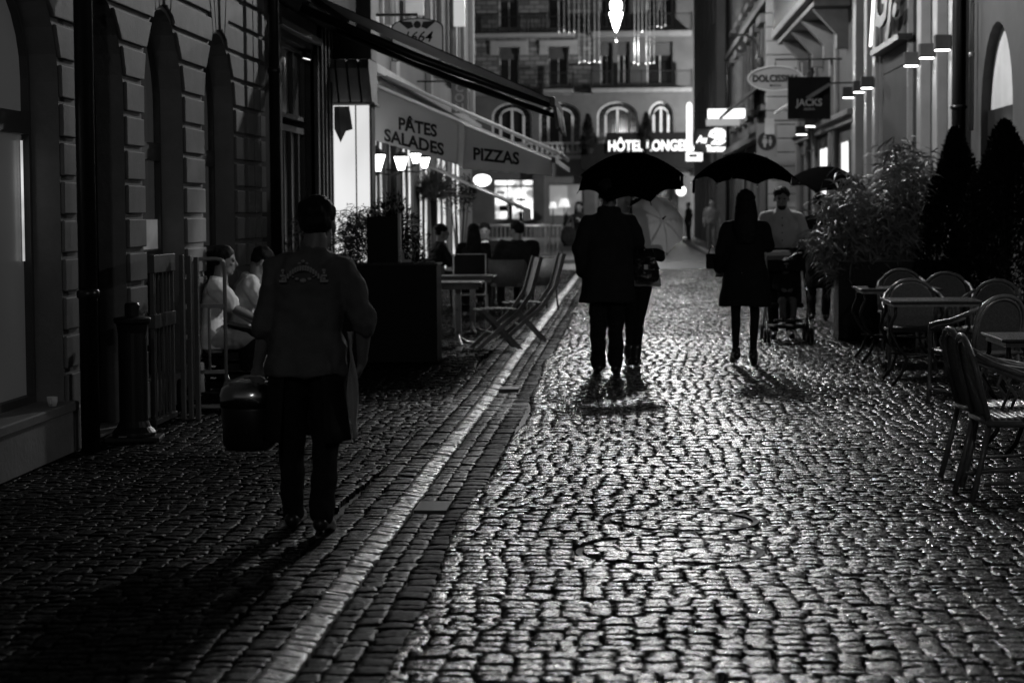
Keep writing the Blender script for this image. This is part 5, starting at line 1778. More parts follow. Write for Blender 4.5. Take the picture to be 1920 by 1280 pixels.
# dark woven tub chairs
def tub_chair():
    e = empty('tub_chair', (0, 0, 0))
    sh_ = MB()
    n = 18
    for k in range(n):
        t0, t1 = R(-15 + 210 * k / n), R(-15 + 210 * (k + 1) / n)
        def P(t, z, r): return (r * 1.02 * math.cos(t), -r * math.sin(t), z)
        hgt = lambda t: .80 if math.sin(t) > .5 else .68 + .12 * max(0, math.sin(t) * 2)
        sh_.add([P(t0, .40, .27), P(t1, .40, .27), P(t1, hgt(t1), .30), P(t0, hgt(t0), .30), P(t0, .40, .245), P(t1, .40, .245), P(t1, hgt(t1), .275), P(t0, hgt(t0), .275)],
                [(0, 1, 2, 3), (4, 7, 6, 5), (3, 2, 6, 7), (0, 4, 5, 1)])
    sh_.build('shell', 'rattan_panel', e, smooth=True)
    MB().box(-.25, .25, -.22, .27, .38, .44).build('seat', 'rattan_panel', e, bevel=.015)
    for sx in (-1, 1):
        for sy in (-1, 1):
            MB().tube([(sx * .22, sy * .2, .40), (sx * .25, sy * .23, 0)], .016, 6).build('leg', 'iron', e)
    return e
tc_ = tub_chair()
gt = 'dark woven tub chairs around the diners'
spots = [(952, 33.0, 0, 'dark tub chair under the large seated man with his back turned'), (1008, 33.4, R(25), 'empty dark tub chair nearest the kerb stripe, right of the large seated man'), (888, 34.2, 0, 'dark tub chair under the diner in the middle of the group'), (822, 34.2, R(-80), 'dark tub chair under the diner wearing glasses')]
for i, (px, Y, rz, lab) in enumerate(spots):
    o = tc_ if i == 0 else clone(tc_)
    o.location = (at(px, 500, Y).x, Y, 0); o.rotation_euler.z = rz
    tag(o, lab, 'chair', gt)
e = empty('dining_table', (at(930, 500, 35.0).x, 35.0, 0), 0, 'dark table between the seated diners on the left terrace', 'table')
MB().box(-.9, .9, -.35, .35, .72, .745).build('table_top', 'black_paint', e, bevel=.006)
for s in (-.6, .6):
    MB().tube([(s, 0, 0), (s, 0, .72)], .03, 8).build('pedestal', 'iron', e)
    MB().lathe([(.22, 0), (.2, .02), (.04, .04)], (s, 0, 0), 16).build('base', 'iron', e)

# ---------------- right terrace furniture ----------------
def rattan_chair(mats=('rattan', 'rattan_panel')):
    """round-backed rattan armchair facing +y"""
    e = empty('rattan_armchair', (0, 0, 0))
    ra = mats[0]
    # back frame : wide low oval hoop reclining, with a woven panel
    hoop = []
    for k in range(17):
        t = PI * k / 16
        x = -.235 * math.cos(t); z = .62 + .25 * math.sin(t) ** .8
        hoop.append((x, -.22 - (z - .44) * .22, z))
    hoop = [(-.215, -.20, .40)] + hoop + [(.215, -.20, .40)]
    MB().tube(hoop, .016, 8).build('back_hoop', ra, e, smooth=True)
    h2 = [(x * .86, y + .004, .40 + (z - .40) * .94) for x, y, z in hoop]
    MB().tube(h2, .009, 6).build('back_hoop', ra, e, smooth=True)
    pn_ = MB()
    mid = [(x, y, z) for x, y, z in h2]
    n = len(mid)
    vs = [(x, y + .008, z) for x, y, z in mid]
    pn_.add(vs + [(x, y - .004, z) for x, y, z in vs], [tuple(range(n)), tuple(range(n, 2 * n))[::-1]])
    pn_.build('backrest', mats[1], e)
    # one sweeping rail per side: from the top of the back down over the arm to the front foot
    for s in (-1, 1):
        arm = [(s * .20, -.27, .78), (s * .255, -.20, .735), (s * .285, -.05, .68), (s * .29, .12, .655), (s * .285, .235, .63), (s * .275, .262, .56), (s * .27, .262, .42), (s * .27, .27, .20), (s * .275, .28, 0)]
        MB().tube(arm, [.014, .017, .018, .018, .018, .017, .016, .016, .015], 8).build('arm_rail', ra, e, smooth=True)
        arm2 = [(s * .262, -.18, .70), (s * .30, -.05, .65), (s * .305, .12, .625), (s * .298, .21, .60)]
        MB().tube(arm2, .011, 6).build('arm_rail', ra, e, smooth=True)
        MB().tube([(s * .215, -.20, .44), (s * .225, -.25, .2), (s * .235, -.30, 0)], .016, 8).build('rear_leg', ra, e, smooth=True)
        MB().tube([(s * .24, -.24, .10), (s * .272, .25, .12)], .010, 6).build('stretcher', ra, e)
        # curled arm supports
        for y0 in (-.04, .09):
            MB().tube([(s * .275, y0, .44), (s * .285, y0 + .03, .51), (s * .28, y0 - .02, .58), (s * .288, y0 + .02, .66)], .010, 6).build('arm_support', ra, e, smooth=True)
        MB().tube([(s * .27, .26, .40), (s * .26, .16, .34), (s * .25, 0, .38)], .009, 6).build('brace', ra, e, smooth=True)
    st = MB()
    for k in range(14):
        y = -.20 + k * .035
        st.tube([(-.25, y, .432), (-.1, y, .428), (.1, y, .428), (.25, y, .432)], .0165, 6)
    st.build('seat', ra, e, smooth=True)
    rg = MB().tube([(-.25, -.21, .42), (.25, -.21, .42), (.275, .0, .42), (.27, .26, .42), (-.27, .26, .42), (-.275, 0, .42), (-.25, -.21, .42)], .018, 8)
    rg.build('seat_rail', ra, e, smooth=True)
    return e
rc = rattan_chair()
gr_ = 'rattan armchairs on the right terrace'
chairs = [((2.10, 11.5), R(-88), 'large near rattan armchair at the right edge, front one of a close pair'),
          ((2.13, 12.15), R(-84), 'rattan armchair tucked directly behind the large near one'),
          ((at(1835, 600, 16.9).x, 16.9), R(28), 'rattan armchair with its sweeping arm to the left, before the wet square table'),
          ((at(1716, 560, 20.2).x, 20.2), PI, 'rattan armchair whose round back shows above the wet square table'),
          ((at(1848, 560, 19.9).x, 19.9), R(150), 'rattan armchair behind the sweeping armed one, right of the wet square table'),
          ((at(1696, 530, 23.6).x, 23.6), PI, 'farthest rattan armchair, its back rising over the far table'),
          ((at(1772, 530, 22.3).x, 22.3), R(170), 'rattan armchair half hidden between the far table and the conifer'),
          ((at(1655, 600, 19.9).x, 19.9), R(-100), 'rattan armchair left of the wet square table, seen from the side')]
chairs = chairs[:7]
for i, ((x, y), rz, lab) in enumerate(chairs):
    o = rc if i == 0 else clone(rc)
    o.location = (x, y, 0); o.rotation_euler.z = rz
    tag(o, lab, 'chair', gr_)
M['wet_top'] = mat('wet_table_top', .05, .3, var=.5, vscale=120, bump=.003, bscale=120, rvar=.2)
def bistro_table(x, y, w, label):
    e = empty('bistro_table', (x, y, 0), 0, label, 'table', 'square tables on the right terrace')
    MB().box(-w / 2, w / 2, -w / 2, w / 2, .722, .742).build('table_top', 'wet_top', e, bevel=.006)
    MB().box(-w / 2 + .03, w / 2 - .03, -w / 2 + .03, w / 2 - .03, .69, .72).build('apron', 'rattan', e)
    for sx in (-1, 1):
        for sy in (-1, 1):
            a = w / 2 - .05
            pts = [(sx * a, sy * a, .69), (sx * (a - .0), sy * a, .62), (sx * (a + .03), sy * a, .56), (sx * (a + .05), sy * a, .48), (sx * (a - .02), sy * a, .34), (sx * (a - .10), sy * a, .24), (sx * (a - .05), sy * a, .1), (sx * (a + .03), sy * a, 0)]
            MB().tube(pts, .015, 8).build('leg', 'iron', e, smooth=True)
    MB().tube([(-w / 2 + .1, -w / 2 + .05, .24), (w / 2 - .1, w / 2 - .05, .24)], .01, 6).build('stretcher', 'iron', e)
    MB().tube([(w / 2 - .1, -w / 2 + .05, .24), (-w / 2 + .1, w / 2 - .05, .24)], .01, 6).build('stretcher', 'iron', e)
    return e
t1 = at(1600, 541, 22.2); bistro_table(t1.x + .42, 22.0, .82, 'far square table with an ashtray by the bamboo planter')
t2 = at(1657, 560, 19.2); bistro_table(t2.x + .40, 19.1, .80, 'wet square table in the middle of the right terrace')
t3 = at(1868, 632, 13.4); bistro_table(t3.x + .40, 13.6, .80, 'near square table cut off by the right edge of the picture')
q = at(1635, 538, 21.8)
e = empty('ashtray', (q.x, 21.8, .743), 0, 'small square glass ashtray on the far table', 'ashtray')
MB().lathe([(.035, 0), (.05, .03), (.044, .03), (.03, .008), (.005, .008)], n=4).build('bowl', 'glass', e)
# ---------------- umbrellas ----------------
def umbrella(label, tip, axis, rad, h, m='umbrella', handle=None, shaft=.8, group='open umbrellas', spin=0.0, strap=True):
    """tip: world position of the apex; axis: direction from the canopy centre to the apex"""
    e = empty('umbrella', tip, 0, label, 'umbrella', group)
    ax = Vector(axis).normalized()
    e.rotation_euler = (ax.to_track_quat('Z', 'Y') @ Euler((0, 0, spin)).to_quaternion()).to_euler()
    NA, NR = 64, 12
    vs = [(0, 0, 0)]
    def prof(t): return -h * (t ** 1.9)
    for j in range(1, NR + 1):
        t = j / NR
        for k in range(NA):
            a = 2 * PI * k / NA
            ph = (a * 8 / (2 * PI)) % 1
            sag = math.sin(PI * ph)
            r = rad * t * (1 - .12 * sag * t ** 1.5)
            z = prof(t) + .035 * sag * rad * math.sin(PI * t) * 0 + .09 * rad * sag * t ** 3
            vs.append((r * math.cos(a), r * math.sin(a), z))
    fs = []
    for k in range(NA):
        fs.append((0, 1 + k, 1 + (k + 1) % NA))
    for j in range(NR - 1):
        for k in range(NA):
            k2 = (k + 1) % NA
            fs.append((1 + j * NA + k, 1 + (j + 1) * NA + k, 1 + (j + 1) * NA + k2, 1 + j * NA + k2))
    o = MB().add(vs, fs).build('canopy', m, e, smooth=True)
    if m != 'umbrella_pale':
        md = o.modifiers.new('thick', 'SOLIDIFY'); md.thickness = .002
    rb_m = MB()
    for k in range(8):
        a = 2 * PI * k / 8
        pts = [(rad * t * math.cos(a), rad * t * math.sin(a), prof(t) - .010) for t in (.05, .25, .5, .75, .9, 1.0, 1.03)]
        MB().tube(pts, .0035, 5).build('rib', 'iron', e)
        MB().ell(pts[-1], (.007, .007, .007), 8, 6).build('rib_tip', 'metal', e)
    MB().tube([(0, 0, .055), (0, 0, -shaft)], .006, 8).build('shaft', 'iron', e)
    MB().tube([(0, 0, 0.0), (0, 0, .06)], [.010, .005], 8).build('ferrule', 'iron', e)
    MB().tube([(0, 0, -shaft), (0, 0, -shaft - .10)], .013, 8).build('handle', 'rubber', e)
    if strap:
        sm_ = MB(); sm_.box(rad * .96, rad * 1.0, -.012, .012, -h - .13, -h - .0)
        sm_.build('strap', m, e)
    return e

# ---------------- people ----------------
def lerp(a, b, t): return Vector(a) * (1 - t) + Vector(b) * t
class Fig:
    """a figure facing +y, x to its right; joints in metres for a 1.75 m adult, scaled by s"""
    def __init__(s, label, loc, rz=0.0, sc=1.0, group=None, **j):
        s.e = empty('person', loc, rz, label, 'person', group)
        s.slim = 1.0
        s.sc = sc
        J = dict(hipL=(-.09, 0, .92), hipR=(.09, 0, .92), kneeL=(-.10, .02, .49), kneeR=(.10, .02, .49), ankL=(-.10, -.02, .09), ankR=(.10, -.02, .09),
                 pel=(0, 0, .97), waist=(0, 0, 1.10), chest=(0, .0, 1.30), neck=(0, -.01, 1.49), head=(0, .02, 1.635),
                 shL=(-.178, -.01, 1.385), shR=(.178, -.01, 1.385), elL=(-.24, -.03, 1.13), elR=(.24, -.03, 1.13), wrL=(-.25, .06, .88), wrR=(.25, .06, .88),
                 toeL=(-.11, .16, .03), toeR=(.11, .16, .03), look=(0, 1, 0), hdL=None, hdR=None, pnL=(1, 0, 0), pnR=(-1, 0, 0))
        J.update(j)
        s.J = {}
        for k, v in J.items():
            if v is None: s.J[k] = None
            elif k in ('look', 'pnL', 'pnR', 'hdL', 'hdR'): s.J[k] = Vector(v).normalized()
            else: s.J[k] = Vector(v) * sc
        s.hs = sc * 1.12
    def head_prims(s, m):
        J = s.J; k = s.hs
        f = J['look']; up = Vector((0, 0, 1)); up = (up - f * up.dot(f)).normalized(); r = f.cross(up).normalized()
        H = J['head']
        B = Matrix((r, f, up)).transposed()
        P = lambda x, y, z: H + (r * x + f * y + up * z) * k
        m.ell(P(0, -.012, .03), (.073 * k, .092 * k, .082 * k), 18, 12, B)          # cranium
        m.ell(P(0, .022, -.035), (.056 * k, .062 * k, .075 * k), 16, 10, B)         # face
        m.ell(P(0, .055, -.088), (.026 * k, .026 * k, .022 * k), 12, 8, B)          # chin
        for sx in (-1, 1):
            m.ell(P(sx * .032, .034, -.07), (.024 * k, .03 * k, .03 * k), 10, 7, B)    # jaw
            m.ell(P(sx * .033, .062, -.02), (.02 * k, .018 * k, .016 * k), 10, 7, B)   # cheek
            m.ell(P(sx * .028, .072, .022), (.022 * k, .012 * k, .010 * k), 10, 7, B)  # brow
            m.ell(P(sx * .076, -.012, -.015), (.010 * k, .018 * k, .030 * k), 10, 7, B) # ear
        m.tube([P(0, .082, .012), P(0, .104, -.026), P(0, .085, -.036)], [.009 * k, .013 * k, .011 * k], 8)   # nose
        m.ell(P(0, .079, -.057), (.020 * k, .009 * k, .005 * k), 10, 6, B)          # lips
        m.ell(P(0, .077, -.067), (.018 * k, .009 * k, .006 * k), 10, 6, B)
        m.chain([J['neck'] - Vector((0, 0, .04 * k)), P(0, -.02, -.06)], [.062 * k, .054 * k])
        s.P = P; s.B = B
    def hand(s, m, wr, el, hd, pn, curl, side):
        k = s.sc
        d = hd if hd is not None else (wr - el).normalized()
        pn = (pn - d * pn.dot(d)).normalized()
        sd = d.cross(pn).normalized() * side
        # palm
        B = Matrix((sd, d, pn)).transposed()
        c = wr + d * .045 * k
        m.ell(c, (.042 * k, .052 * k, .017 * k), 12, 8, B)
        m.chain([wr - d * .02 * k, wr + d * .02 * k], [.026 * k, .026 * k])
        for i, (off, ln) in enumerate(((-.032, .066), (-.011, .075), (.011, .070), (.031, .055))):
            p = wr + d * .085 * k + sd * off * k
            dd = d.copy(); pts = [p - d * .02 * k, p]
            for sgm, fr in enumerate((.45, .32, .25)):
                a = curl * (.9 if sgm == 0 else 1.1) * (1 + .12 * i)
                dd = (dd * math.cos(a) + pn * math.sin(a)).normalized() if sgm == 0 else (dd + pn * math.tan(min(1.2, a * .7))).normalized()
                p = p + dd * ln * fr * k
                pts.append(p)
            m.chain(pts, [.011 * k, .0105 * k, .0098 * k, .009 * k, .0082 * k], 8)
        tb = wr + d * .025 * k - sd * .034 * k + pn * .008 * k
        m.chain([tb, tb + (d * .5 - sd * .7 + pn * .35).normalized() * .032 * k, tb + (d * .85 - sd * .45 + pn * .5).normalized() * .062 * k], [.016 * k, .0125 * k, .0095 * k], 8)
    def body(s, m='skin', vox=.010, curlL=.5, curlR=.5, slim=1.0):
        J = s.J; k = s.sc; b = MB()
        s.head_prims(b)
        lr = lerp
        b.loft([(*(J['pel'] - Vector((0, 0, .08 * k))), .13 * k, .09 * k), (*J['pel'], .155 * k, .105 * k), (*J['waist'], .125 * k, .085 * k), (*J['chest'], .155 * k, .10 * k), (*(J['neck'] - Vector((0, 0, .06 * k))), .13 * k, .075 * k), (*(J['neck'] - Vector((0, 0, .0))), .055 * k, .055 * k)], 18)
        for a in 'LR':
            sh, el, wr = J['sh' + a], J['el' + a], J['wr' + a]
            b.chain([lerp(J['neck'], sh, .22) - Vector((0, 0, .035 * k)), sh, el, lerp(el, wr, .35), wr], [.042 * k, .054 * k, .040 * k, .041 * k, .026 * k])
            s.hand(b, wr, el, J['hd' + a], J['pn' + a], curlL if a == 'L' else curlR, 1 if a == 'R' else -1)
            hp, kn, an, to = J['hip' + a], J['knee' + a], J['ank' + a], J['toe' + a]
            b.chain([hp, lerp(hp, kn, .5), kn, lerp(kn, an, .35), an], [.080 * k * s.slim, .072 * k * s.slim, .052 * k * s.slim, .053 * k * s.slim, .036 * k * s.slim])
            b.chain([an - Vector((0, 0, .03 * k)), to], [.035 * k, .025 * k])
        return b.flesh('body', m, s.e, vox * k, 3)
    def eyes(s):
        for sx in (-1, 1):
            MB().ell(s.P(sx * .029, .074, .004), (.011 * s.hs, .006 * s.hs, .006 * s.hs), 10, 6, s.B).build('eye', 'hair', s.e, smooth=True)
    def hair(s, kind='short', m='hair', vox=.008):
        b = MB(); P, B, k = s.P, s.B, s.hs
        b.ell(P(0, -.022, .046), (.082 * k, .096 * k, .082 * k), 18, 12, B)
        b.ell(P(0, -.052, .008), (.074 * k, .060 * k, .060 * k), 16, 10, B)
        for i in range(10):
            a = i * .63
            b.ell(P(.060 * math.cos(a), -.025 + .072 * math.sin(a), .055 + .014 * math.sin(i * 2.3)), (.030 * k, .030 * k, .030 * k), 8, 6, B)
        if kind == 'fringe' or kind == 'long':
            b.ell(P(0, .05, .078), (.06 * k, .03 * k, .025 * k), 12, 8, B)
        if kind == 'long':
            H = s.J['head']
            b.loft([(H.x, H.y - .13 * k, H.z - .36 * k, .075 * k, .035 * k), (H.x, H.y - .12 * k, H.z - .24 * k, .11 * k, .055 * k), (H.x, H.y - .085 * k, H.z - .10 * k, .105 * k, .065 * k), (H.x, H.y - .035 * k, H.z + .01 * k, .09 * k, .075 * k), (H.x, H.y - .03 * k, H.z + .06 * k, .07 * k, .06 * k)], 16)
        if kind == 'beard':
            b.ell(P(0, .045, -.085), (.050 * k, .048 * k, .042 * k), 12, 8, B)
        if kind == 'bun':
            b.ell(P(0, -.10, .06), (.04 * k, .04 * k, .04 * k), 12, 8, B)
        return b.flesh('hair', m, s.e, vox, 3, .012, .04)
    def top(s, name, m, rings, slv=1.0, rad=(.068, .056, .045), vox=.012, fold=.03, fscale=.13, extra=None, col=True, sides='LR'):
        """rings: list of (z, rx, ry[, dx, dy]) torso stations; slv: how far down the arm the sleeve goes (2 = wrist, 1 = elbow)"""
        J = s.J; k = s.sc; b = MB()
        rr = []
        for g in rings:
            z, rx, ry = g[:3]; dx = g[3] if len(g) > 3 else 0; dy = g[4] if len(g) > 4 else 0
            rr.append((dx * k, dy * k, z * k, rx * k, ry * k))
        b.loft(rr, 22)
        for a in sides:
            sh, el, wr = J['sh' + a], J['el' + a], J['wr' + a]
            pts = [lerp(J['neck'], sh, .22) - Vector((0, 0, .025 * k)), sh, lerp(sh, el, .5)]
            rads = [.048 * k, rad[0] * .94 * k, (rad[0] + rad[1]) / 2 * k]
            if slv >= 1:
                pts.append(el); rads.append(rad[1] * k)
                if slv > 1:
                    pts.append(lerp(el, wr, slv - 1)); rads.append(rad[2] * k)
            else:
                pts[-1] = lerp(sh, el, slv)
            b.chain(pts, rads)
        if extra: extra(b)
        return b.flesh(name, m, s.e, vox * k, 3, fold, fscale)
    def trousers(s, m, rad=(.098, .075, .060), vox=.012, fold=.022, low=.0, waist=1.0, name='trousers'):
        J = s.J; k = s.sc; b = MB()
        b.ell(J['pel'] - Vector((0, 0, .03 * k)), (.165 * k, .115 * k, .12 * k), 16, 10)
        for a in 'LR':
            hp, kn, an = J['hip' + a], J['knee' + a], J['ank' + a]
            b.chain([hp, lerp(hp, kn, .5), kn, lerp(kn, an, .35), lerp(kn, an, .7), lerp(kn, an, 1 - low)], [rad[0] * k, (rad[0] * .55 + rad[1] * .45) * k, rad[1] * k, max(rad[2] * 1.05, .060 * s.slim) * k, max(rad[2], .046 * s.slim) * k, rad[2] * k])
        return b.flesh(name, m, s.e, vox * k, 3, fold, .1)
    def shoes(s, m='leather_shoe', heel=0.0, boot=0.0, vox=.007):
        J = s.J; k = s.sc
        for a in 'LR':
            an, to = J['ank' + a], J['toe' + a]
            b = MB()
            d = (to - an); dh = Vector((d.x, d.y, 0)); L = dh.length; dh = dh.normalized() if L > 1e-4 else Vector((0, 1, 0))
            hl = an - dh * .045 * k - Vector((0, 0, .045 * k))
            b.chain([hl, an - Vector((0, 0, .035 * k)) + dh * .02, lerp(an, to, .6) - Vector((0, 0, .0)), to + dh * .02 * k], [.040 * k, .048 * k, .045 * k, .037 * k])
            b.chain([an, an - Vector((0, 0, .04 * k))], [.045 * k, .042 * k])
            if boot > 0:
                kn = J['knee' + a]
                b.chain([an, lerp(an, kn, boot)], [.052 * k, .062 * k])
            if heel > 0:
                b.tube([hl - Vector((0, 0, .0)), hl - Vector((0, 0, heel))], [.02, .010], 8)
            b.flesh('boot' if boot > 0 else 'shoe', m, s.e, vox * k, 2)

# --- the waiter walking away on the left
lw = gr(597, 990)
X0, Y0 = lw.x, 10.15
k10 = Y0 / F
w = Fig('person walking away, crest on the back of the shirt, carrying a black pot', (X0, Y0, 0), 0, .94,
        hipL=(-.10, 0, .88), hipR=(.085, 0, .88), kneeL=(-.125, .12, .50), ankL=(-.125, .18, .10), toeL=(-.12, .36, .05), kneeR=(.075, .02, .47), ankR=(.065, -.10, .12), toeR=(.075, .08, .03),
        pel=(-.02, 0, .95), waist=(-.02, .02, 1.08), chest=(-.02, .05, 1.28), neck=(.015, .06, 1.45), head=(.03, .10, 1.585), look=(.05, 1, -.16),
        shL=(-.175, .05, 1.36), shR=(.175, .05, 1.35), elL=(-.225, .02, 1.08), wrL=(-.285, .08, .86), elR=(.275, .02, 1.10), wrR=(.25, .14, .88),
        hdL=(-.02, .1, -1), pnL=(0, 1, .0), hdR=(-.25, .5, -.6), pnR=(-1, 0, 0))
w.hs *= 1.06
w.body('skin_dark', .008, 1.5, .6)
w.hair('short')
w.top('shirt', 'cloth_shirt', [(.82, .212, .165, -.025, .0), (.90, .208, .155, -.025, .01), (1.0, .192, .14, -.02, .02), (1.10, .182, .12, -.02, .02), (1.25, .20, .125, -.015, .04), (1.36, .195, .115, -.01, .05), (1.42, .14, .09, 0, .06), (1.46, .075, .072, .012, .065), (1.50, .068, .066, .014, .075)], 1.12, (.078, .068, .064), .009, .045, .10)
w.trousers('cloth_black', (.102, .076, .064), .010, .03)
w.shoes()
# dark apron wrapped round the hips, open at the back
ap = MB()
n = 26
for j in range(6):
    pass
def apron_pt(t, v):
    a = R(118) + (R(424) - R(118)) * t     # opening at the back (-y)
    rx, ry = .21 + .05 * v, .15 + .05 * v
    return (-.02 + rx * math.cos(a - R(0)), .02 + ry * math.sin(a) , .985 - v * .55 + .015 * math.sin(t * 25) * v)
vs = []; fs = []
for j in range(9):
    for i in range(n + 1):
        t = i / n
        a = R(-60) + R(300) * t
        v = j / 8
        rx, ry = .16 + .05 * v + .008 * math.sin(i * 1.9) * v, .118 + .08 * v
        cut = 0
        vs.append((-.02 + rx * math.cos(a), .01 + ry * math.sin(a), .93 - v * (.47 + .0 * t)))
for j in range(8):
    for i in range(n):
        fs.append((j * (n + 1) + i, j * (n + 1) + i + 1, (j + 1) * (n + 1) + i + 1, (j + 1) * (n + 1) + i))
o = MB().add(vs, fs).build('apron', 'cloth_black', w.e, smooth=True)
md = o.modifiers.new('thick', 'SOLIDIFY'); md.thickness = .006
M['cloth_towel'] = mat('grey_white_towel', .30, .9, bump=.004, bscale=20)
# the white service cloth tucked at the right hip
vs = []; fs = []
for j in range(13):
    v = j / 12
    for i in range(5):
        u = i / 4 - .5
        vs.append((.20 + .015 * v + .03 * u * (1 + .3 * v) + .012 * math.sin(v * 8 + i), -.03 - .02 * math.sin(i * 1.8 + v * 3), .98 - v * .52 + (.03 * u if j == 12 else 0)))
for j in range(12):
    for i in range(4):
        fs.append((j * 5 + i, j * 5 + i + 1, (j + 1) * 5 + i + 1, (j + 1) * 5 + i))
o = MB().add(vs, fs).build('service_cloth', 'cloth_towel', w.e, smooth=True)
md = o.modifiers.new('thick', 'SOLIDIFY'); md.thickness = .006
# embroidered crest on the back: an arc band with candlestick ends and a small crown
cr = MB()
def on_back(x, z):
    return (-.015 + x, .05 - .135 * math.sqrt(max(.1, 1 - (x / .26) ** 2)) - .012, 1.235 + z)
for i in range(15):
    t = -1 + 2 * i / 14
    x = t * .085; z = .052 * (1 - t * t)
    p = on_back(x, z)
    cr.box(p[0] - .0042, p[0] + .0042, p[1] - .004, p[1] + .012, p[2] - .012, p[2] + .012)
for t in (-1, 1):
    for dz, ww in ((-.012, .018), (0, .006), (.014, .013), (.028, .004), (.04, .007)):
        p = on_back(t * .098, dz)
        cr.box(p[0] - ww, p[0] + ww, p[1] - .004, p[1] + .012, p[2] - .004, p[2] + .006)
for dx, dz, rr in ((0, .085, .009), (-.018, .074, .007), (.018, .074, .007), (0, -.008, .016), (-.03, .0, .010), (.03, .0, .010), (-.05, .01, .006), (.05, .01, .006)):
    p = on_back(dx, dz)
    cr.ell(p, (rr, .006, rr * .7), 8, 6)
M['embroidery'] = mat('pale_embroidery', .32, .7)
cr.build('crest', 'embroidery', w.e)
# the pot in his left hand
hp_ = w.J['wrL']
px_, pz_ = X0 + hp_.x, hp_.z
e = empty('cooking_pot', (px_ - .045, Y0 + hp_.y, pz_ - .135), R(-6), 'black pot with a shiny metal lid, held in the hand of the waiter', 'pot')
bd = MB().loft([(0, 0, -.27, .105, .10), (0, 0, -.24, .125, .12), (0, 0, -.07, .132, .127), (0, 0, -.06, .131, .126)], 28)
bd.build('pot_body', 'black_paint', e, smooth=True)
ld = MB().loft([(0, 0, -.059, .137, .132), (0, 0, .0, .138, .133), (0, 0, .03, .130, .124), (0, 0, .055, .105, .10), (0, 0, .068, .06, .06), (0, 0, .07, .02, .02)], 28)
ld.build('lid', mat('dull_steel_lid', .6, .2, metal=1), e, smooth=True)
MB().tube([(-.13, 0, .0), (-.12, 0, .05), (-.02, 0, .085), (.06, 0, .088), (.13, 0, .05), (.135, 0, .0)], .007, 8).build('handle', 'metal', e, smooth=True)

# --- man in the long coat under the big umbrella
pf = gr(1140, 702)
Ym = 20.2
Xm = at(1143, 700, Ym).x
m1 = Fig('person in a long dark coat and boots under the big black umbrella, seen from behind', (Xm, Ym, 0), 0, 1.04,
         hipL=(-.09, 0, .92), hipR=(.09, 0, .92), kneeL=(-.105, .03, .49), ankL=(-.10, .06, .10), toeL=(-.12, .25, .03), kneeR=(.06, .02, .49), ankR=(.055, -.06, .10), toeR=(.07, .13, .03),
         elL=(-.265, -.04, 1.14), wrL=(-.235, .05, .93), elR=(.26, .06, 1.20), wrR=(.13, .22, 1.32), look=(.1, 1, 0), hdR=(-.2, .3, 1), pnR=(-1, 0, 0))
m1.hs *= 1.03
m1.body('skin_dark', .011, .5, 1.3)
m1.hair('short')
m1.top('coat', 'cloth_coat', [(.655, .262, .165, -.02, 0), (.75, .250, .155, -.015, 0), (.90, .232, .145, -.01, 0), (1.05, .215, .135, 0, 0), (1.2, .222, .135), (1.34, .212, .13), (1.42, .155, .10), (1.475, .095, .085), (1.51, .088, .085)], 1.95, (.082, .073, .062), .011, .035, .2,
       extra=lambda b: (b.chain([(-.075, -.045, 1.55), (.075, -.045, 1.55)], [.045, .045]), b.chain([(-.08, .03, 1.54), (-.07, -.05, 1.555)], [.035, .04]), b.chain([(.08, .03, 1.54), (.07, -.05, 1.555)], [.035, .04])))
m1.trousers('cloth_black', (.098, .078, .068), .011, .035)
m1.shoes('leather_shoe', 0, .28)
ua = at(1182, 292, Ym + .15)
umbrella('large black umbrella held over the man in the long coat', ua, (-.02, -.42, 1), .53, .27, 'umbrella', shaft=.78, spin=R(22.5))
# --- companion with handbag
Yw = 21.15
Xw = at(1200, 700, Yw).x
w2 = Fig('person half hidden beside the man in the long coat, carrying a glossy handbag', (Xw, Yw, 0), 0, .95,
         kneeL=(-.10, .02, .49), ankL=(-.10, 0, .10), kneeR=(-.01, .02, .49), hipR=(.06, 0, .92), ankR=(-.045, -.03, .10), toeR=(-.02, .15, .03), toeL=(-.12, .18, .03),
         elR=(.21, .0, 1.15), wrR=(.13, .17, 1.16), elL=(-.23, .0, 1.15), wrL=(-.15, .16, 1.2))
w2.slim = .9
w2.body('skin_dark', .012)
w2.hair('long')
w2.top('jacket', 'cloth_black', [(.95, .185, .125), (1.05, .17, .115), (1.2, .18, .115), (1.36, .185, .11), (1.43, .13, .085), (1.50, .06, .06)], 1.9, (.068, .06, .05), .012, .03)
b = MB().loft([(0.01, 0, .80, .20, .14), (0.01, 0, .90, .19, .13), (0, 0, 1.0, .175, .12)], 22)
b.flesh('skirt', 'cloth_pale', w2.e, .012, 2, .02, .1)
w2.trousers('cloth_black', (.09, .062, .046), .011, .012, name='leggings')
w2.shoes('leather_shoe', 0, .25)
hb = at(1211, 505, Yw - .22)
e = empty('handbag', (hb.x, Yw - .22, hb.z), 0, 'glossy black patent handbag carried at the hip of the half hidden person', 'handbag')
b = MB().loft([(0, 0, -.125, .09, .05), (0, 0, -.10, .125, .075), (0, 0, .0, .135, .08), (0, 0, .08, .11, .05), (0, 0, .12, .08, .02)], 20)
b.flesh('bag_body', 'leather', e, .008, 2, .03, .05)
MB().tube([(-.09, 0, .08), (-.08, .03, .22), (0, .06, .30), (.06, .03, .22), (.09, 0, .08)], .010, 6).build('strap', 'leather', e, smooth=True)
MB().box(-.02, .02, -.082, -.07, .0, .05).build('clasp', 'metal', e, bevel=.003)
# light grey umbrella, tilted
ua = at(1243, 410, 20.9)
umbrella('pale grey umbrella tilted to the right below the large black one', ua, (.46, -.80, .36), .315, .13, 'umbrella_pale', shaft=.4, spin=R(10), strap=False)

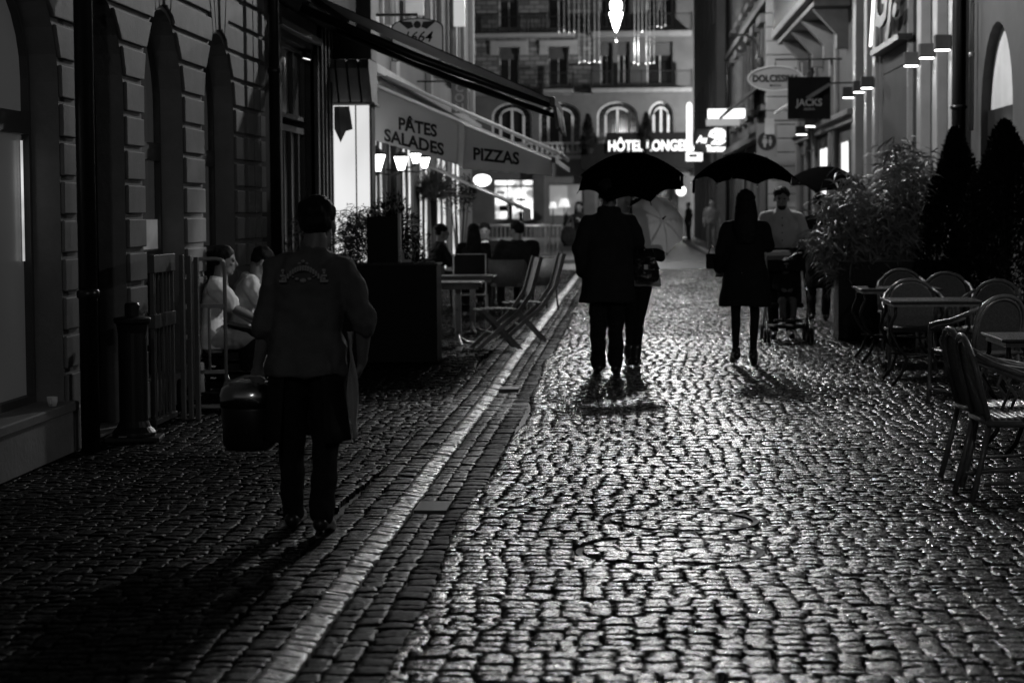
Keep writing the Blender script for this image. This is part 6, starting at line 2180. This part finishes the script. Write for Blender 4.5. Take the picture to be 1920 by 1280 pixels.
# --- woman in black coat with umbrella
pw = gr(1400, 686)
Yb = 21.3
Xb = at(1398, 690, Yb).x
w3 = Fig('person in a long black coat and heels under a black umbrella, small handbag in hand', (Xb, Yb, 0), 0, .985,
         hipL=(-.075, 0, .94), hipR=(.075, 0, .94), kneeL=(-.10, -.0, .53), ankL=(-.10, -.06, .155), toeL=(-.12, .07, .05), kneeR=(.095, .03, .52), ankR=(.075, -.02, .135), toeR=(.09, .12, .025),
         elL=(-.25, -.05, 1.14), wrL=(-.26, .10, .98), elR=(.23, .05, 1.20), wrR=(.08, .18, 1.34), hdR=(-.1, .2, 1), pnR=(-1, 0, 0), pnL=(0, 1, 0), hdL=(0, .2, -1))
w3.slim = .78
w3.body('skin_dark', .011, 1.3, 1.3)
w3.hair('long')
w3.top('coat', 'cloth_black', [(.60, .275, .175), (.72, .258, .165), (.95, .222, .14), (1.08, .19, .12), (1.2, .190, .12), (1.32, .190, .12), (1.40, .145, .10), (1.46, .085, .08), (1.52, .07, .07)], 1.93, (.078, .068, .058), .011, .03, .2)
w3.trousers('cloth_black', (.078, .047, .034), .009, .004, name='stockings')
w3.shoes('leather_shoe', .055)
ua = at(1398, 287, Yb + .12)
umbrella('black umbrella held over the woman in the long black coat', ua, (.03, .06, 1), .535, .27, 'umbrella', shaft=.75, spin=R(10))
hb = at(1338, 485, Yb + .08)
e = empty('handbag', (hb.x, Yb + .08, hb.z), 0, 'small square black handbag in the left hand of the woman in the black coat', 'handbag')
MB().box(-.075, .075, -.04, .04, -.10, .055).build('bag_body', 'cloth_black', e, bevel=.015)
MB().tube([(-.05, 0, .055), (-.03, 0, .12), (.03, 0, .12), (.05, 0, .055)], .006, 6).build('handle', 'leather', e, smooth=True)

# --- man pushing the stroller
Ys = 25.9
Xs = at(1462, 600, Ys).x
m4 = Fig('bearded person in a pale buttoned shirt pushing a stroller', (Xs + .02, Ys, 0), PI, 1.045,
         elL=(-.27, -.02, 1.16), wrL=(-.235, .24, 1.08), elR=(.25, -.02, 1.14), wrR=(.18, .24, 1.07), pnL=(0, 0, -1), pnR=(0, 0, -1), look=(.05, 1, -.12),
         head=(0, .03, 1.605), neck=(0, 0, 1.47), kneeL=(-.11, .04, .49), ankL=(-.11, -.05, .09), kneeR=(.10, .06, .49), ankR=(.10, .10, .09), toeR=(.11, .28, .03))
m4.body('skin', .010, 1.4, 1.4)
m4.hair('short'); m4.eyes()
b = MB(); P = m4.P
b.ell(P(0, .044, -.085), (.052, .050, .044), 14, 9, m4.B)
b.flesh('beard', 'hair', m4.e, .008, 2)
m4.top('shirt', 'cloth_pale', [(.93, .185, .125), (1.02, .175, .12), (1.2, .19, .125), (1.32, .195, .125), (1.40, .145, .10), (1.46, .085, .08), (1.52, .066, .066)], 1.15, (.085, .075, .066), .010, .04, .13)
for i in range(4):
    MB().ell((0, .135 * 1.045, (1.38 - i * .085) * 1.045), (.009, .004, .009), 8, 6).build('button', 'lettering', m4.e)
m4.trousers('cloth_black', (.105, .08, .065), .012)
m4.shoes()
# stroller
e = empty('stroller', (at(1474, 600, 25.2).x, 25.15, 0), PI, 'baby stroller with bright tubes pushed towards the viewer', 'stroller')
for s in (-1, 1):
    MB().tube([(s * .24, -.62, 1.07), (s * .24, -.45, .92), (s * .25, .32, .10)], .011, 8).build('frame_tube', 'chrome', e, smooth=True)
    MB().tube([(s * .24, .10, .56), (s * .26, -.30, .09)], .011, 8).build('frame_tube', 'chrome', e, smooth=True)
    MB().tube([(s * .24, -.1, .62), (s * .25, .25, .55)], .010, 8).build('frame_tube', 'chrome', e, smooth=True)
    for y, rr in ((.32, .085), (-.30, .10)):
        for ds in (-.022, .022):
            wm = MB().lathe([(rr * .45, -.014), (rr * .9, -.016), (rr, -.008), (rr, .008), (rr * .9, .016), (rr * .45, .014)], n=20)
            wm.v = [(z + s * .25 + ds, x + y, y_ + rr) for (x, y_, z) in wm.v]
            wb = wm.build('wheel', 'rubber', e, smooth=True)
            hm = MB().lathe([(.01, -.017), (rr * .44, -.012), (rr * .44, .012), (.01, .017)], n=14)
            hm.v = [(z + s * .25 + ds, x + y, y_ + rr) for (x, y_, z) in hm.v]
            hm.build('rim', 'metal', wb)
MB().tube([(-.24, -.62, 1.07), (.24, -.62, 1.07)], .016, 8).build('handle', 'rubber', e, smooth=True)
b = MB(); b.box(-.19, .19, -.12, .14, .40, .45); b.prism([(-.19, -.12, .42), (-.19, -.18, .42), (-.19, -.34, .86), (-.19, -.28, .88)], (.38, 0, 0))
b.build('seat', 'cloth_black', e, bevel=.012)
cn_ = MB()
for k in range(10):
    t0, t1 = R(20 + 12 * k), R(20 + 12 * (k + 1))
    f = lambda t: (-.30 + .34 * math.cos(t) * .9, .70 + .36 * math.sin(t))
    (ya, za), (yb, zb) = f(t0), f(t1)
    cn_.add([(-.22, ya, za), (.22, ya, za), (.22, yb, zb), (-.22, yb, zb), (-.22, -.3, .72), (.22, -.3, .72)], [(0, 1, 2, 3), (0, 3, 4), (1, 5, 2)])
o = cn_.build('canopy', 'cloth_black', e); md = o.modifiers.new('thick', 'SOLIDIFY'); md.thickness = .008
MB().box(-.16, .16, .14, .30, .24, .27).build('footrest', 'rubber', e, bevel=.006)
MB().box(-.2, .2, -.28, .2, .16, .19).build('basket', 'cloth_black', e, bevel=.01)
# child in the stroller
ch = Fig('small child in dark clothes sitting in the stroller', (e.location.x, e.location.y, .46), PI, .56,
         pel=(0, -.02, .05), waist=(0, -.10, .22), chest=(0, -.16, .42), neck=(0, -.2, .60), head=(0, -.18, .76), look=(0, 1, -.05), shL=(-.15, -.18, .54), shR=(.15, -.18, .54),
         elL=(-.22, -.02, .34), wrL=(-.12, .16, .28), elR=(.22, -.02, .34), wrR=(.12, .16, .28), hipL=(-.09, 0, .02), hipR=(.09, 0, .02),
         kneeL=(-.11, .40, .04), kneeR=(.11, .40, .04), ankL=(-.11, .46, -.30), ankR=(.11, .46, -.30), toeL=(-.12, .62, -.34), toeR=(.12, .62, -.34))
ch.hs = .56 * 1.35
ch.body('skin_dark', .012); ch.hair('fringe'); ch.eyes()
ch.top('jacket', 'cloth_black', [(.02, .17, .13, 0, -.02), (.2, .18, .14, 0, -.1), (.4, .18, .14, 0, -.16), (.54, .14, .1, 0, -.19), (.60, .08, .08, 0, -.2)], 1.9, (.085, .075, .065), .016, .02)
ch.trousers('cloth_grey', (.10, .08, .07), .016, .01); ch.shoes()

# --- walker with umbrella behind the bamboo
Yp = 29.8
Xp = at(1537, 600, Yp).x
m5 = Fig('person in dark clothes and tall boots under a black umbrella, half hidden by the bamboo', (Xp, Yp, 0), 0, 1.0,
         ankL=(-.11, .05, .10), toeL=(-.12, .25, .03), ankR=(.08, -.05, .10), toeR=(.09, .13, .03), elR=(.25, .04, 1.20), wrR=(.12, .18, 1.30), hdR=(0, .2, 1))
m5.body('skin_dark', .013); m5.hair('short')
m5.top('coat', 'cloth_black', [(.45, .22, .15), (.7, .23, .155), (.95, .21, .14), (1.1, .195, .125), (1.34, .215, .12), (1.43, .14, .09), (1.50, .075, .075)], 1.9, (.078, .068, .058), .013, .03, .2)
m5.trousers('cloth_black', (.09, .065, .06), .013); m5.shoes('leather_shoe', 0, .6)
ua = at(1556, 313, Yp - .3)
umbrella('black umbrella with angular panels held behind the bamboo on the right', ua, (.10, -.22, 1), .57, .27, 'umbrella', shaft=.8, spin=R(0))

# --- distant walkers
Yd = 51.7
m6 = Fig('person far down the street with a big bag hanging at the side, facing the viewer', (at(1086, 500, Yd).x, Yd, 0), PI, 1.0,
         elL=(-.2, .1, 1.15), wrL=(-.05, .2, 1.3), elR=(.33, .02, 1.22), wrR=(.30, .10, 1.45), hdR=(0, 0, 1), ankL=(-.05, 0, .09), ankR=(.03, .06, .09), kneeL=(-.06, .02, .49), kneeR=(.04, .04, .49), look=(.3, 1, 0))
m6.body('skin', .014); m6.hair('long'); m6.eyes()
m6.top('jacket', 'cloth_black', [(.85, .19, .13), (1.05, .17, .12), (1.2, .18, .12), (1.36, .19, .12), (1.43, .13, .09), (1.50, .07, .07)], 1.9, (.07, .06, .05), .014, .03)
m6.trousers('cloth_black', (.09, .065, .05), .014); m6.shoes()
hb = at(1066, 440, Yd - .1)
e = empty('shoulder_bag', (hb.x, Yd - .1, hb.z), 0, 'large dark shoulder bag of the person far down the street', 'bag')
MB().loft([(0, 0, -.28, .12, .08), (0, 0, -.1, .2, .1), (0, 0, .1, .17, .07), (0, 0, .2, .1, .04)], 16).flesh('bag_body', 'cloth_black', e, .015, 2, .03, .1)
MB().tube([(-.08, 0, .16), (.08, 0, .5), (.12, 0, .16)], .015, 6).build('strap', 'cloth_grey', e)
Yd = 100
m7 = Fig('faint dark person standing by the hotel corner at the end of the street', (at(1291, 450, Yd).x - .0, Yd, 0.12), R(120), 1.0)
m7.body('skin_dark', .02); m7.hair('short'); m7.top('coat', 'cloth_black', [(.7, .2, .14), (1.05, .19, .13), (1.34, .2, .12), (1.43, .13, .09), (1.50, .07, .07)], 1.9, (.07, .06, .05), .018, .02)
m7.trousers('cloth_black', vox=.018); m7.shoes()
Yd = 76
m8 = Fig('person in a grey jacket walking on the pavement left of the woman in black', (at(1334, 450, Yd).x, Yd, 0.12), PI, 1.03, elL=(-.27, 0, 1.12), wrL=(-.3, .05, .9), kneeL=(-.08, .06, .49), ankL=(-.1, .12, .09), toeL=(-.1, .3, .03))
m8.body('skin', .018); m8.hair('short'); m8.eyes(); m8.top('jacket', 'cloth_grey', [(.9, .19, .13), (1.05, .185, .13), (1.34, .205, .125), (1.43, .14, .09), (1.50, .07, .07)], 1.9, (.075, .065, .055), .016, .03)
m8.trousers('cloth_shirt', vox=.016); m8.shoes()

# --- diners
def seated(label, px, py, Y, rz, coat, sc=1.0, look=(0, 1, -.1), wide=1.0, hairk='short', group=None, arms=True, **kw):
    h = at(px, py, Y)
    base_z = h.z - 1.175 * sc
    J = dict(pel=(0, -.05, .50), waist=(0, -.05, .64), chest=(0, -.01, .84), neck=(0, .03, 1.02), head=(0, .06, 1.175), look=look,
             shL=(-.19 * wide, .01, .95), shR=(.19 * wide, .01, .95), elL=(-.25 * wide, .12, .70), elR=(.25 * wide, .12, .70), wrL=(-.14, .34, .76), wrR=(.14, .34, .76),
             hipL=(-.10, 0, .48), hipR=(.10, 0, .48), kneeL=(-.13, .42, .50), kneeR=(.13, .42, .50), ankL=(-.13, .40, .09), ankR=(.13, .40, .09), toeL=(-.14, .58, .03), toeR=(.14, .58, .03), pnL=(0, 0, -1), pnR=(0, 0, -1))
    J.update(kw)
    f = Fig(label, (h.x, Y, 0), rz, sc, group, **J)
    return f
rg = lambda wd=1.0: [(.40, .19 * wd, .16, 0, -.06), (.52, .195 * wd, .16, 0, -.06), (.66, .18 * wd, .13, 0, -.05), (.84, .205 * wd, .125, 0, -.01), (.94, .19 * wd, .11, 0, .01), (.99, .12 * wd, .085, 0, .03), (1.04, .07, .07, 0, .03)]
d1 = seated('seated diner with glasses at the left of the group, facing right', 822, 436, 34.2, R(-70), 'c', 1.03)
d1.body('skin', .013); d1.hair('short'); d1.eyes(); d1.top('coat', 'cloth_black', rg(1.05), 1.9, (.075, .065, .055), .013, .03); d1.trousers('cloth_black', vox=.014); d1.shoes()
gm_ = MB()
for sx in (-1, 1):
    c = [d1.P(sx * .030 + .024 * math.cos(t), .094, .004 + .017 * math.sin(t)) for t in [2 * PI * j / 12 for j in range(13)]]
    gm_.tube(c, .0022, 5)
    gm_.tube([d1.P(sx * .054, .092, .006), d1.P(sx * .078, .0, .004)], .0022, 5)
gm_.tube([d1.P(-.006, .095, .006), d1.P(.006, .095, .006)], .0022, 5)
gm_.build('glasses', 'metal', d1.e)
d2 = seated('seated diner in the middle of the group, back turned to the viewer', 888, 437, 34.2, R(8), 'c', 1.03)
d2.body('skin_dark', .013); d2.hair('long'); d2.top('coat', 'cloth_black', rg(1.1), 1.9, (.08, .07, .06), .013, .03); d2.trousers('cloth_black', vox=.014); d2.shoes()
d3 = seated('seated diner facing the viewer behind the middle one, with a pale scarf', 909, 428, 36.2, PI, 'c', 1.03)
d3.body('skin', .013); d3.hair('fringe'); d3.eyes(); d3.top('coat', 'cloth_black', rg(1.1), 1.9, (.08, .07, .06), .013, .03); d3.trousers('cloth_black', vox=.014); d3.shoes()
b = MB().loft([(0, .10, .78, .045, .05), (0, .10, .9, .05, .06), (0, .06, 1.0, .085, .09), (0, .04, 1.05, .08, .085)], 14); b.flesh('scarf', 'cloth_white', d3.e, .012, 2, .02, .06)
d4 = seated('large seated diner with a high collar at the right of the group, back turned', 971, 428, 33.2, R(22), 'c', 1.06, look=(-.45, 1, -.1), wide=1.25)
d4.body('skin', .013); d4.hair('fringe'); d4.top('coat', 'cloth_black', rg(1.42), 1.9, (.10, .08, .065), .013, .04); d4.trousers('cloth_black', vox=.014); d4.shoes()

# --- two seated kitchen workers by the arcade
c1_ = seated('kitchen worker in a white tee shirt seated behind the hand truck, arm on his knee', 402, 508, 18.2, R(-80), 'c', .97,
             pel=(0, -.02, .46), look=(0.1, 1, -.12), elL=(-.28, .16, .74), wrL=(-.22, .36, .60), elR=(.26, .18, .76), wrR=(.22, .42, .64), neck=(0, .05, 1.02), head=(.0, .09, 1.175), pnR=(0, 0, -1))
c1_.body('skin', .008, .5, .5); c1_.hair('short'); c1_.eyes()
c1_.top('tee_shirt', 'cloth_white', rg(1.0), .75, (.088, .084, .08), .009, .035, .12)
c1_.trousers('cloth_pale', (.105, .09, .07), .010, .03, low=.0); c1_.shoes()
ap = MB().loft([(0.0, .30, .20, .20, .10), (0.0, .36, .36, .22, .16), (0, .30, .54, .20, .13), (0, .12, .60, .19, .05)], 18); ap.flesh('apron', 'cloth_black', c1_.e, .012, 2, .03)
c2_ = seated('kitchen worker in a white shirt seated farther back, head bowed over his hands', 462, 522, 19.0, R(-75), 'c', .97,
             look=(.0, 1, -.75), head=(0, .15, 1.14), neck=(0, .09, 1.02), chest=(0, .02, .84), elL=(-.26, .14, .72), wrL=(-.08, .33, .72), elR=(.26, .14, .72), wrR=(.08, .33, .72), pnL=(0, 0, 1), pnR=(0, 0, 1))
c2_.body('skin', .008, .7, .7); c2_.hair('short'); c2_.eyes()
c2_.top('shirt', 'cloth_white', rg(1.0), 1.1, (.085, .075, .068), .009, .045, .11)
c2_.trousers('cloth_black', (.105, .09, .07), .010, .03); c2_.shoes()
for f_, lab in ((c1_, 'low black crate used as a seat by the nearer kitchen worker'), (c2_, 'low black crate used as a seat by the farther kitchen worker')):
    e = empty('crate_seat', (f_.e.location.x - .05, f_.e.location.y, 0), f_.e.rotation_euler.z, lab, 'crate', 'crates used as seats')
    c = MB(); c.box(-.19, .19, -.2, .14, .33, .355)
    for x in (-.19, .16):
        for y in (-.2, .11): c.box(x, x + .03, y, y + .03, 0, .33)
    for z in (.05, .15, .25):
        c.box(-.185, .185, -.195, -.18, z, z + .06); c.box(-.185, .185, .12, .135, z, z + .06); c.box(-.185, -.17, -.17, .11, z, z + .06); c.box(.17, .185, -.17, .11, z, z + .06)
    c.build('crate_body', 'black_matt', e, bevel=.003)
e = empty('mobile_phone', (c2_.e.location.x + .27, c2_.e.location.y + .16, .70), R(-60), 'small phone in the hands of the kitchen worker with the bowed head', 'phone')
MB().box(-.035, .035, -.06, .06, 0, .01).build('phone_body', 'leather', e, bevel=.002)
# unseen wall lamp put on the near right facade, lighting the arcade wall and the workers
def side_lamp(X, Y, z, power, label):
    e = empty('wall_lantern', (X, Y, z), 0, label, 'lantern')
    MB().lathe([(.06, -.14), (.11, .08)], n=6).build('lantern_glass', 'lantern_glass', e)
    MB().lathe([(.13, .085), (.05, .17), (.02, .2)], n=6).build('lantern_roof', 'iron', e)
    MB().tube([(0, 0, .2), (4.8 - X, 0, .28)], .015, 6).build('bracket', 'iron', e)
    point('lantern_light', (-.25, 0, 0), power, .12, e)
side_lamp(4.45, 13.2, 3.4, 90, 'unseen lantern on the near right facade')
e = empty('added_spotlight', (4.6, 18.9, 4.2), 0, 'unseen spotlight added on the right facade to brighten the seated kitchen workers', 'spotlight')  # lamp added out of view to brighten the white shirts
MB().tube([(.05, 0, .05), (-.12, 0, -.02)], [.05, .07], 14).build('lamp_housing', 'iron', e, smooth=True)
MB().tube([(-.121, 0, -.021), (-.125, 0, -.023)], [.055, .055], 14).build('lamp_lens', 'lamp_face', e)
spot('spot_light', (-.16, 0, -.04), (-8.0, -.5, -3.3), 900, 13, .8, .05, e)
